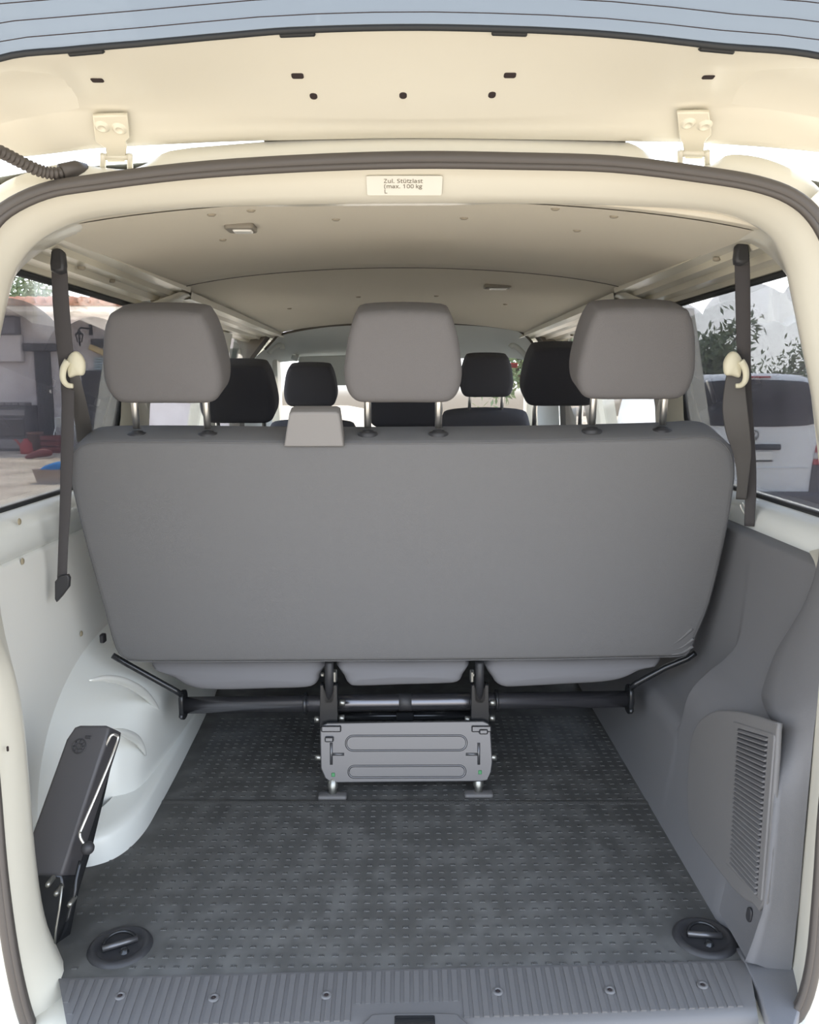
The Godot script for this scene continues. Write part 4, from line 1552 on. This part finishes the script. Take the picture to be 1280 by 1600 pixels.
func guide(t: Node, flip: bool) -> void:
	var cx := 112.0 if not flip else 1152.0
	var k := 1.0 if not flip else -1.0
	var fr := frame(pz(cx, 575, -1.68), Vector3(1, 0, 0), Vector3.UP)
	var b := B.new()
	b.xf = fr * Transform3D(Basis(), Vector3(0, 0, -0.006))
	var l: Array = []
	for q in [[-9,-8],[-6,-17],[0,-24],[7,-25],[14,-19],[19,-8],[19,4],[16,12],[6,13],[-4,16],[-7,10],[-8,0]]: l.append([cx + k * q[0], 574 + q[1]])
	b.slab(smooth2(on_plane(l, fr), 3), 0.022, 0.009, 3, 0.002)
	var g := part("belt_guide", b, M.ivory_plastic, t)
	b = B.new()
	var p: Array = []
	for q in [[-6,-10],[-12,0],[-14,12],[-12,22],[-6,28],[2,29]]:
		p.append(pz(cx + k * q[0], 574 + q[1], -1.672))
	p = smooth3(p, 4)
	var rad: Array = []
	for i in p.size(): rad.append(lerpf(0.0075, 0.0045, float(i) / p.size()))
	b.tube(p, rad, 10)
	part("guide_hook", b, M.ivory_plastic, g)

# ------------------------------------------------------------------ left rear: folded arm
func folded_arm() -> void:
	var lo := pz(70, 1366, -1.40)
	var hi := pz(138, 1136, -1.545)
	var t := thing("folded_arm", "dark plastic-cased folding arm with wire handle, standing by the left wheel arch", "folding arm", Vector3(lo.x, 0, lo.z))
	var fr := frame(lo, Vector3(1, 0, 0.12), hi - lo)
	var o := on_plane([[116,1136],[124,1133],[164,1133],[171,1137],[169,1150],[98,1366],[94,1369],[36,1368],[44,1318],[103,1155]], fr)
	var b := B.new()
	b.xf = fr * Transform3D(Basis(), Vector3(0, 0, -0.03))
	b.slab(o, 0.06, 0.006, 3)
	var body := part("casing", b, M.arm_plastic, t)
	# round vent badge
	var bf := on_plane([[124, 1166], [138, 1152]], fr)
	b = B.new()
	for rr in [0.0135, 0.005]:
		var ring: Array = []
		for k in 20: ring.append(fr * Vector3(bf[0].x + rr * cos(TAU * k / 20), bf[0].y + rr * 1.0 * sin(TAU * k / 20), 0.0006))
		b.tube(ring, 0.0014, 6, true)
	for k in 8:
		var a := TAU * k / 8
		b.tube([fr * Vector3(bf[0].x + 0.005 * cos(a), bf[0].y + 0.005 * sin(a), 0.0006), fr * Vector3(bf[0].x + 0.013 * cos(a), bf[0].y + 0.013 * sin(a), 0.0006)], 0.0012, 5)
	part("round_badge", b, M.black_plastic, body)
	b = B.new()
	b.xf = fr
	b.rbox(Vector3(bf[1].x, bf[1].y, 0.0), Vector3(0.012, 0.006, 0.003), 0.001)
	part("catch_tab", b, M.black_plastic, body)
	# white label on the flank
	b = B.new()
	b.xf = frame(pz(172, 1158, -1.575), Vector3(0.5, 0, -0.9), hi - lo)
	b.rbox(Vector3.ZERO, Vector3(0.010, 0.026, 0.003), 0.001)
	part("flank_label", b, M.light_plastic, body)
	# inner steel arm behind the casing
	b = B.new()
	var sp: Array = [pz(168, 1160, -1.60), pz(150, 1240, -1.55), pz(128, 1330, -1.48), pz(106, 1400, -1.43), pz(92, 1470, -1.39)]
	var wd: Array = []
	for p in sp: wd.append(Vector3(0.011, 0, -0.020))
	b.ribbon(sp, wd, 0.006)
	part("steel_arm", b, M.black_steel, t)
	# wire handle with knob
	b = B.new()
	b.tube(smooth3([pz(163, 1172, -1.53), pz(173, 1150, -1.53), pz(182, 1149, -1.54), pz(184, 1156, -1.54), pz(172, 1190, -1.505), pz(150, 1243, -1.465), pz(128, 1294, -1.43), pz(125, 1303, -1.422), pz(127, 1312, -1.418), pz(136, 1324, -1.415)], 4), 0.0028, 8)
	var wh := part("wire_handle", b, M.chrome, t)
	b = B.new()
	var kp := pz(137, 1325, -1.415)
	b.xf = Transform3D(Basis(), kp)
	var prof: Array = []
	for k in 9: prof.append(Vector2(0.0125 * sin(PI * k / 8.0), 0.0125 * cos(PI * k / 8.0)))
	b.lathe(prof, 14)
	part("knob", b, M.black_plastic, wh)
	# mounting below
	b = B.new()
	var mf := frame(pz(80, 1420, -1.385), Vector3(1, 0, 0.1), Vector3(0.0, 1, -0.25))
	b.xf = mf * Transform3D(Basis(), Vector3(0, 0, -0.025))
	b.slab(on_plane([[50,1366],[96,1368],[99,1384],[92,1440],[86,1474],[62,1474],[50,1420]], mf), 0.05, 0.004, 2)
	var mb := part("mounting_bracket", b, M.black_steel, t)
	b = B.new()
	b.tube([pz(97, 1384, -1.36), pz(93, 1420, -1.35), pz(88, 1450, -1.345), pz(86, 1474, -1.34)], 0.0022, 6)
	part("bracket_edge", b, M.zinc, mb)
	for q in [[76, 1381], [89, 1395], [110, 1412]]:
		b = B.new()
		b.xf = Transform3D(Basis.from_euler(Vector3(PI / 2, 0, 0)), pz(q[0], q[1], -1.372))
		b.lathe([Vector2(0, 0.006), Vector2(0.004, 0.006), Vector2(0.005, 0.0), Vector2(0.005, -0.02)], 8)
		part("bolt", b, M.zinc, mb)
	b = B.new()
	b.tube(smooth3([pz(126, 1345, -1.42), pz(119, 1375, -1.40), pz(117, 1395, -1.39), pz(112, 1412, -1.385), pz(105, 1440, -1.375)], 3), 0.004, 8)
	part("pivot_rod", b, M.black_steel, t)

func lashing_rings() -> void:
	for q in [[188, 1480, "recessed round lashing eye in the mat beside the dark folded arm", 0.5], [1101, 1466, "recessed round lashing eye in the mat at the right rear corner", -0.1]]:
		var c := ph(q[0], q[1], 0.0)
		var t := thing("lashing_eye", q[2], "lashing eye", c, "")
		var b := B.new()
		b.xf = Transform3D(Basis(), c)
		b.lathe([Vector2(0.058, 0.0), Vector2(0.056, 0.004), Vector2(0.051, 0.007), Vector2(0.045, 0.0065), Vector2(0.042, 0.003), Vector2(0.038, 0.0012), Vector2(0.0, 0.0008)], 32)
		part("bowl", b, M.black_plastic, t)
		b = B.new()
		var a0: float = q[3]
		var bs := Basis(Vector3.UP, a0)
		var p: Array = []
		for k in 13:
			var a := PI * k / 12.0
			p.append(c + bs * Vector3(0.029 * cos(a), 0.006 + 0.006 * sin(a), -0.029 * sin(a)))
		b.tube(p, 0.0032, 8)
		var rg := part("ring", b, M.black_steel, t)
		b = B.new()
		b.tube([c + bs * Vector3(-0.031, 0.007, 0), c + bs * Vector3(0.031, 0.007, 0)], 0.0058, 10)
		part("ring_bar", b, M.grey_steel, rg)
		b = B.new()
		b.xf = Transform3D(Basis(), c + bs * Vector3(0.004, 0.001, 0.018))
		b.lathe([Vector2(0, 0.006), Vector2(0.006, 0.006), Vector2(0.0075, 0.002), Vector2(0.009, 0)], 10)
		part("bolt", b, M.black_steel, t)

# ------------------------------------------------------------------ outside left: house
func yard_left() -> void:
	var Z := -16.0
	var h := thing("house", "pale house with dark wooden lintels seen through the left window", "house", Vector3(pz(60, 700, Z).x, -0.2, Z))
	var b := B.new()
	var x0 := pz(-420, 600, Z).x
	var x1 := pz(420, 600, Z).x
	var yt := pz(60, 490, Z).y
	b.rbox(Vector3((x0 + x1) / 2, (yt - 0.2) / 2, Z - 0.2), Vector3(x1 - x0, yt + 0.2, 0.4), 0.02)
	part("wall", b, M.house_wall, h)
	b = B.new()
	b.rbox(Vector3((x0 + x1) / 2, yt + 0.02, Z + 0.25), Vector3(x1 - x0, 0.14, 1.0), 0.03)
	part("eave", b, M.eave_white, h)
	# roof: a sloping bed with clay tiles in rows
	b = B.new()
	b.g = -1
	b.hexa([Vector3(x0, yt + 0.08, Z + 0.8), Vector3(x1, yt + 0.08, Z + 0.8), Vector3(x1, yt + 0.08, Z - 3), Vector3(x0, yt + 0.08, Z - 3)], [Vector3(x0, yt + 0.12, Z + 0.8), Vector3(x1, yt + 0.12, Z + 0.8), Vector3(x1, yt + 0.30, Z - 3), Vector3(x0, yt + 0.30, Z - 3)])
	var rf := part("roof", b, M.clay_tile, h)
	var tile := B.new()
	tile.tube([Vector3(0, 0, 0.1), Vector3(0, 0.18, -3.7)], 0.07, 8)
	var first: MeshInstance3D
	var k := 0
	var x := x0 + 0.1
	while x < x1:
		if k == 0:
			first = part("tile_row", tile, M.clay_tile, rf)
			first.global_position = Vector3(x, yt + 0.16, Z + 0.8)
		else:
			copy_part(first, "tile_row", rf, Transform3D(Basis(), Vector3(x, yt + 0.16, Z + 0.8)))
		x += 0.19
		k += 1
	# doors with lintels
	for q in [[40, 114, 537, 549, 54, 88, 692], [146, 196, 530, 546, 150, 190, 692]]:
		b = B.new()
		var a := pz(q[0], q[2], Z)
		var c := pz(q[1], q[3], Z)
		b.rbox(Vector3((a.x + c.x) / 2, (a.y + c.y) / 2, Z + 0.05), Vector3(c.x - a.x, a.y - c.y, 0.22), 0.01)
		part("lintel", b, M.dark_wood, h)
		if q[0] > 100: continue
		var d0 := pz(q[4], q[3], Z)
		var d1 := pz(q[5], q[6], Z)
		b = B.new()
		b.rbox(Vector3((d0.x + d1.x) / 2, (d0.y - 0.2) / 2, Z + 0.02), Vector3(d1.x - d0.x, d0.y + 0.2, 0.06), 0.005)
		var dr := part("door", b, M.dark_wood, h)
		for i in 9:
			b = B.new()
			var sx := lerpf(d0.x + 0.02, d1.x - 0.02, (i + 0.5) / 9.0)
			b.rbox(Vector3(sx, (d0.y - 0.2) / 2, Z + 0.06), Vector3((d1.x - d0.x) / 9 * 0.55, d0.y + 0.15, 0.05), 0.005)
			part("slat", b, M.slat_wood, dr)
		b = B.new()
		b.rbox(pz(79, 612, Z + 0.1), Vector3(0.03, 0.07, 0.05), 0.005)
		part("handle", b, M.chrome, dr)
	# recess beside the second lintel: pale awning, shutter, dark gate
	b = B.new()
	var aw := [pz(147, 543, Z), pz(180, 557, Z)]
	b.xf = frame((aw[0] + aw[1]) / 2 + Vector3(0, 0, 0.15), aw[1] - aw[0], Vector3.UP)
	b.rbox(Vector3.ZERO, Vector3(0.45, 0.11, 0.2), 0.02)
	part("awning", b, M.awning, h)
	for i in 6:
		b = B.new()
		b.rbox(pz(157, 560 + i * 4, Z + 0.05), Vector3(0.24, 0.035, 0.03), 0.004)
		part("shutter_slat", b, M.shutter_blue, h)
	b = B.new()
	b.rbox(Vector3(pz(150, 620, Z).x, (pz(150, 579, Z).y - 0.2) / 2, Z + 0.1), Vector3(0.40, pz(150, 579, Z).y + 0.2, 0.12), 0.02)
	part("gate", b, M.dark_wood, h)
	# cooker hood
	b = B.new()
	var h0 := pz(-20, 496, Z)
	var h1 := pz(34, 523, Z)
	b.rbox(Vector3((h0.x + h1.x) / 2, (h0.y + h1.y) / 2, Z + 0.12), Vector3(h1.x - h0.x, h0.y - h1.y, 0.25), 0.02)
	var hd := part("hood", b, M.hood_grey, h)
	b = B.new()
	var h2 := pz(40, 566, Z)
	b.rbox(Vector3((h0.x + h2.x) / 2, (h1.y + h2.y) / 2, Z + 0.06), Vector3(h2.x - h0.x, h1.y - h2.y, 0.14), 0.02)
	part("hood_panel", b, M.house_wall, hd)
	# lantern
	var lp := pz(124, 527, Z + 0.25)
	var l := thing("wall_lantern", "black iron wall lantern on the house wall", "lantern", lp)
	b = B.new()
	b.xf = Transform3D(Basis(), lp)
	b.lathe([Vector2(0, 0.15), Vector2(0.02, 0.14), Vector2(0.03, 0.10), Vector2(0.085, 0.06), Vector2(0.08, 0.05), Vector2(0.02, 0.048)], 6)
	b.lathe([Vector2(0.0, -0.17), Vector2(0.015, -0.15), Vector2(0.02, -0.10), Vector2(0.045, -0.09), Vector2(0.045, -0.08), Vector2(0.0, -0.078)], 6)
	part("cage_caps", b, M.iron_black, l)
	b = B.new()
	for i in 6:
		var a := TAU * i / 6
		b.tube([lp + Vector3(0.075 * cos(a), 0.055, 0.075 * sin(a)), lp + Vector3(0.042 * cos(a), -0.085, 0.042 * sin(a))], 0.008, 5)
	part("cage_bars", b, M.iron_black, l)
	b = B.new()
	b.tube([lp + Vector3(0, 0.14, 0), lp + Vector3(0.03, 0.18, -0.03), lp + Vector3(0.13, 0.17, -0.2)], 0.016, 6)
	b.rbox(lp + Vector3(0.14, 0.15, -0.22), Vector3(0.06, 0.2, 0.05), 0.01)
	part("wall_bracket", b, M.iron_black, l)
	# cooker
	var sp := pz(21, 697, -15.38)
	var s := thing("cooker", "dark freestanding cooker against the house wall", "cooker", Vector3(sp.x, -0.2, sp.z))
	var gy := ground_y(sp.x, sp.z)
	var top := pz(21, 634, -15.38).y
	var wd := 0.56
	b = B.new()
	b.rbox(Vector3(sp.x, (gy + top) / 2, sp.z - 0.25), Vector3(wd, top - gy, 0.5), 0.01)
	part("body", b, M.stove_dark, s)
	b = B.new()
	b.rbox(Vector3(sp.x, top - 0.13, sp.z + 0.01), Vector3(wd * 0.94, 0.12, 0.03), 0.01)
	part("control_panel", b, M.stove_grey, s)
	b = B.new()
	b.rbox(Vector3(sp.x, gy + 0.45, sp.z + 0.012), Vector3(wd * 0.86, 0.34, 0.03), 0.01)
	var dr2 := part("oven_door", b, M.van_glass, s)
	b = B.new()
	b.rbox(Vector3(sp.x, gy + 0.6, sp.z + 0.05), Vector3(wd * 0.8, 0.025, 0.03), 0.01)
	part("handle", b, M.stove_grey, dr2)
	b = B.new()
	b.rbox(Vector3(sp.x, gy + 0.14, sp.z + 0.012), Vector3(wd * 0.86, 0.18, 0.03), 0.01)
	part("drawer", b, M.stove_grey, s)
	for i in 4:
		b = B.new()
		b.rbox(Vector3(sp.x - 0.2 + i * 0.13, top + 0.03, sp.z - 0.2), Vector3(0.11, 0.06, 0.3), 0.015)
		part("pan_grate", b, M.stove_grey, s)
	# red jug, brown pots, maroon crate, folding table, cable
	var rp := ph(42, 709, -0.2)
	var r := thing("watering_can", "red plastic can on the ground by the cooker", "can", rp)
	b = B.new()
	b.xf = Transform3D(Basis(), rp)
	b.lathe([Vector2(0.0, 0.0), Vector2(0.10, 0.0), Vector2(0.11, 0.05), Vector2(0.10, 0.18), Vector2(0.05, 0.24), Vector2(0.04, 0.27), Vector2(0, 0.27)], 14)
	part("body", b, M.red_plastic, r)
	b = B.new()
	b.tube([rp + Vector3(-0.08, 0.1, 0), rp + Vector3(-0.17, 0.24, 0), rp + Vector3(-0.2, 0.25, 0)], 0.022, 8)
	part("spout", b, M.red_plastic, r)
	var pp := ph(57, 705, -0.2)
	r = thing("flower_pot", "brown pot between the red can and the maroon crate", "pot", pp)
	b = B.new()
	b.xf = Transform3D(Basis(), pp)
	b.lathe([Vector2(0.0, 0.0), Vector2(0.09, 0.0), Vector2(0.14, 0.3), Vector2(0.15, 0.3), Vector2(0.15, 0.36), Vector2(0.11, 0.36), Vector2(0.1, 0.2), Vector2(0, 0.2)], 14)
	part("pot", b, M.brown_pot, r)
	var cp := ph(80, 708, -0.2)
	r = thing("crate", "maroon slatted crate on the ground near the door", "crate", cp)
	for i in 3:
		b = B.new()
		b.rbox(cp + Vector3(0, 0.07 + i * 0.1, 0), Vector3(0.36, 0.075, 0.02), 0.005)
		b.rbox(cp + Vector3(0, 0.07 + i * 0.1, -0.3), Vector3(0.36, 0.075, 0.02), 0.005)
		part("slat", b, M.maroon, r)
		b = B.new()
		b.rbox(cp + Vector3(-0.17, 0.07 + i * 0.1, -0.15), Vector3(0.02, 0.075, 0.3), 0.005)
		b.rbox(cp + Vector3(0.17, 0.07 + i * 0.1, -0.15), Vector3(0.02, 0.075, 0.3), 0.005)
		part("slat", b, M.maroon, r)
	b = B.new()
	b.rbox(cp + Vector3(0, 0.012, -0.15), Vector3(0.34, 0.02, 0.3), 0.005)
	part("base_board", b, M.maroon, r)
	var fc := ph(86, 703, -0.2) + Vector3(0.14, 0, -0.1)
	r = thing("folding_chair", "white folding chair standing behind the maroon crate", "chair", fc)
	b = B.new()
	b.xf = Transform3D(Basis.from_euler(Vector3(0.5, 0, 0)), fc + Vector3(0.04, 0.52, 0))
	b.rbox(Vector3.ZERO, Vector3(0.36, 0.22, 0.02), 0.01)
	part("seat", b, M.white_plastic, r)
	for sx in [-0.16, 0.2]:
		for sz in [-0.2, 0.2]:
			b = B.new()
			b.tube([fc + Vector3(sx - 0.05, 0.0, sz), fc + Vector3(sx + 0.04, 0.55, -sz * 0.3)], 0.014, 6)
			part("leg", b, M.white_plastic, r)
	var gp := ph(60, 717, -0.2)
	r = thing("shoe_pair_bag", "dark maroon bundle lying on the concrete before the crate", "bundle", gp)
	r.name = "cloth_bundle"
	b = B.new()
	b.tube(smooth3([gp + Vector3(-0.17, 0.03, 0.1), gp + Vector3(-0.05, 0.07, 0.05), gp + Vector3(0.07, 0.10, -0.05), gp + Vector3(0.2, 0.08, -0.1)], 3), [0.02, 0.035, 0.05, 0.055, 0.06, 0.07, 0.07, 0.065, 0.05, 0.02], 8)
	part("bundle", b, M.maroon, r)
	# basin with blue cloth
	var bp := ph(80, 756, -0.2)
	r = thing("basin", "grey tub on the concrete beside the strap", "basin", bp)
	b = B.new()
	var rg: Array = []
	for q in [[0.17, 0.0], [0.205, 0.17], [0.215, 0.18], [0.205, 0.18], [0.19, 0.16], [0.16, 0.03]]:
		var ring: Array = []
		for k2 in 24:
			var a := TAU * k2 / 24
			ring.append(bp + Vector3(q[0] * 1.25 * signf(cos(a)) * pow(absf(cos(a)), 0.6), q[1], -0.12 + q[0] * 0.7 * signf(sin(a)) * pow(absf(sin(a)), 0.6)))
		rg.append(ring)
	b.loft(rg)
	b.cap(rg[0]); b.cap(rg[5])
	part("tub", b, M.basin_grey, r)
	r = thing("blue_cloth", "bright blue bag lying in the grey tub", "bag", bp + Vector3(-0.05, 0.12, -0.12))
	b = B.new()
	b.xf = Transform3D(Basis.from_euler(Vector3(0, 0, 0.35)), bp + Vector3(-0.03, 0.185, -0.12))
	b.slab(smooth2(PackedVector2Array([Vector2(-0.14, -0.06), Vector2(0.13, -0.06), Vector2(0.15, 0.03), Vector2(0.05, 0.055), Vector2(-0.12, 0.045)]), 3), 0.12, 0.04, 3)
	part("bag", b, M.blue_cloth, r)
	# trees behind the house roof
	tree("garden_tree", "green treetop above the house roof", Vector3(pz(-10, 500, -24).x, -0.2, -24), 5.0, 1.6, 2500, M.hedge_leaf, 3)

func tree(called: String, label: String, at: Vector3, height: float, rad: float, n: int, m: Material, sd: int, lift := 0.45, leaf := 0.11) -> void:
	var r := RandomNumberGenerator.new()
	r.seed = sd
	var t := thing(called, label, "tree", at)
	var b := B.new()
	b.tube([at, at + Vector3(0.05, height * 0.35, 0), at + Vector3(-0.05, height * 0.7, 0.05)], [0.14, 0.11, 0.05], 8)
	var cl: Array = []
	for k in 16:
		var a := r.randf() * TAU
		var e := Vector3(cos(a), r.randf_range(-0.7, 0.9), sin(a)) * rad * r.randf_range(0.35, 0.85)
		e.y *= (height * (1 - lift) / 2) / rad
		var c := at + Vector3(0, height * (lift + (1 - lift) / 2), 0) + e
		cl.append(c)
		b.tube([at + Vector3(0, height * 0.4, 0), (at + Vector3(0, height * 0.6, 0)).lerp(c, 0.5), c], [0.05, 0.03, 0.01], 5)
	part("trunk", b, M.bark, t)
	b = B.new()
	b.g = -1
	for k in n:
		var c: Vector3 = cl[r.randi() % cl.size()]
		var d := Vector3(r.randfn(), r.randfn(), r.randfn()) * rad * 0.19
		var p := c + d
		var u := Vector3(r.randfn(), r.randfn(), r.randfn()).normalized() * leaf
		var v := u.cross(Vector3(r.randfn(), r.randfn(), r.randfn())).normalized() * leaf * 0.32
		b.quad(p - u, p + v, p + u, p - v)
	var f := part("foliage", b, m, t)
	f.set_meta("kind", "stuff")

# ------------------------------------------------------------------ outside right: parked van
func yard_right() -> void:
	var Z := -8.6
	var c := pz(1178, 640, Z)
	var gy := ground_y(c.x, Z)
	var t := thing("parked_van", "white van parked outside, its rear seen through the right window", "van", Vector3(c.x, gy, Z))
	var fr := Transform3D(Basis(), Vector3(c.x, 0, Z))
	var outline := on_plane([[1050,770],[1052,700],[1058,655],[1072,612],[1082,596],[1100,588],[1130,585],[1180,583],[1240,585],[1262,589],[1280,600],[1290,620],[1302,660],[1308,700],[1310,770],[1310,830],[1050,830]], fr)
	var b := B.new()
	b.xf = fr * Transform3D(Basis(), Vector3(0, 0, -1.2))
	b.slab(smooth2(outline, 2), 2.4, 0.06, 3)
	part("body", b, M.van_white, t)
	b = B.new()
	b.xf = fr
	b.slab(smooth2(on_plane([[1079,658],[1086,630],[1093,606],[1100,598],[1120,595],[1180,593],[1240,595],[1262,598],[1268,612],[1276,640],[1278,656],[1270,663],[1240,666],[1180,667],[1110,665],[1086,663]], fr), 2), 0.03, 0.01, 2)
	part("rear_window", b, M.van_glass, t)
	b = B.new()
	var l0 := on_plane([[1152, 589], [1204, 588]], fr)
	b.xf = fr
	b.rbox(Vector3((l0[0].x + l0[1].x) / 2, l0[0].y, 0.005), Vector3(l0[1].x - l0[0].x, 0.016, 0.03), 0.005)
	part("brake_lamp", b, M.tail_red, t)
	# emblem: ring with V over W
	var em := on_plane([[1178, 680]], fr)[0]
	b = B.new()
	var ring: Array = []
	for k in 24: ring.append(fr * Vector3(em.x + 0.052 * cos(TAU * k / 24), em.y + 0.052 * sin(TAU * k / 24), 0.008))
	b.tube(ring, 0.006, 6, true)
	var zz := [[-0.022, 0.045, 0.0, 0.004], [0.022, 0.045, 0.0, 0.004], [-0.045, 0.02, -0.02, -0.045], [0.045, 0.02, 0.02, -0.045], [-0.02, -0.045, 0.0, -0.006], [0.02, -0.045, 0.0, -0.006]]
	for q in zz: b.tube([fr * Vector3(em.x + q[0], em.y + q[1], 0.008), fr * Vector3(em.x + q[2], em.y + q[3], 0.008)], 0.005, 6)
	part("emblem", b, M.zinc, t)
	b = B.new()
	b.xf = fr
	var ba := on_plane([[1132, 694], [1219, 703]], fr)
	b.rbox(Vector3((ba[0].x + ba[1].x) / 2, (ba[0].y + ba[1].y) / 2, 0.01), Vector3(ba[1].x - ba[0].x, ba[0].y - ba[1].y, 0.05), 0.015)
	part("handle_bar", b, M.van_dark, t)
	b = B.new()
	b.xf = fr
	var np := on_plane([[1138, 705], [1207, 719]], fr)
	b.rbox(Vector3((np[0].x + np[1].x) / 2, (np[0].y + np[1].y) / 2, 0.004), Vector3(np[1].x - np[0].x, np[0].y - np[1].y, 0.02), 0.004)
	var pl := part("number_plate", b, M.white_plastic, t)
	b = B.new()
	b.xf = fr
	b.rbox(Vector3((np[0].x + np[1].x) / 2, np[1].y - 0.008, 0.008), Vector3(np[1].x - np[0].x, 0.014, 0.02), 0.003)
	part("plate_holder", b, M.van_dark, pl)
	# pressed band across the gate
	b = B.new()
	var pb := on_plane([[1060, 731], [1262, 731]], fr)
	b.tube([fr * Vector3(pb[0].x, pb[0].y, -0.004), fr * Vector3(pb[1].x, pb[1].y, -0.004)], 0.012, 8)
	part("pressed_band", b, M.van_white, t)
	b = B.new()
	b.xf = fr
	var bl := on_plane([[1178, 748]], fr)[0]
	b.rbox(Vector3(bl.x, bl.y, 0.004), Vector3(0.03, 0.045, 0.02), 0.008)
	part("badge", b, M.van_dark, pl.get_parent())
	# tail lamps
	for q in [[[[1275,697],[1279,693],[1298,692],[1299,707],[1273,707]], M.tail_red], [[[1273,707],[1299,707],[1299,717],[1271,717]], M.tail_clear], [[[1271,717],[1299,717],[1299,726],[1269,726]], M.tail_red], [[[1269,726],[1303,726],[1306,770],[1263,770]], M.van_dark]]:
		b = B.new()
		b.xf = fr
		b.slab(on_plane(q[0], fr), 0.05, 0.008, 1)
		part("tail_lamp" if q[1] != M.van_dark else "corner_cover", b, q[1], t)
	b = B.new()
	b.xf = fr
	var bu := on_plane([[1050, 768], [1310, 800]], fr)
	b.rbox(Vector3((bu[0].x + bu[1].x) / 2, (bu[0].y + bu[1].y) / 2, 0.03), Vector3(bu[1].x - bu[0].x, bu[0].y - bu[1].y, 0.16), 0.04, 2)
	part("bumper", b, M.van_dark, t)
	for sx in [-0.75, 0.75]:
		b = B.new()
		b.tube([Vector3(c.x + sx - 0.1, gy + 0.33, Z - 0.8), Vector3(c.x + sx + 0.1, gy + 0.33, Z - 0.8)], 0.33, 20)
		part("wheel", b, M.van_dark, t)
	# olive tree and shrubs behind
	var p := pz(1095, 600, -12.5)
	tree("olive_tree", "thin olive tree left of the parked van", Vector3(p.x, ground_y(p.x, -12.5), -12.5), 2.95, 0.75, 1500, M.olive_leaf, 11, 0.45, 0.075)
	p = pz(1212, 600, -14)
	tree("hedge_shrub", "grey green shrub rising behind the parked van", Vector3(p.x, ground_y(p.x, -14), -14), 2.85, 1.05, 6000, M.hedge_leaf, 13, 0.25, 0.06)
	p = pz(1085, 610, -18)
	tree("hedge_shrub", "low dark shrub behind the olive tree", Vector3(p.x, ground_y(p.x, -18), -18), 2.1, 0.9, 3500, M.olive_leaf, 14, 0.1, 0.07)
	# sunlit tree ahead of the windscreen
	tree("street_tree", "sunlit green tree ahead of the windscreen", Vector3(2.6, -0.5, -17), 3.6, 1.1, 4000, M.hedge_leaf, 15, 0.2, 0.10)
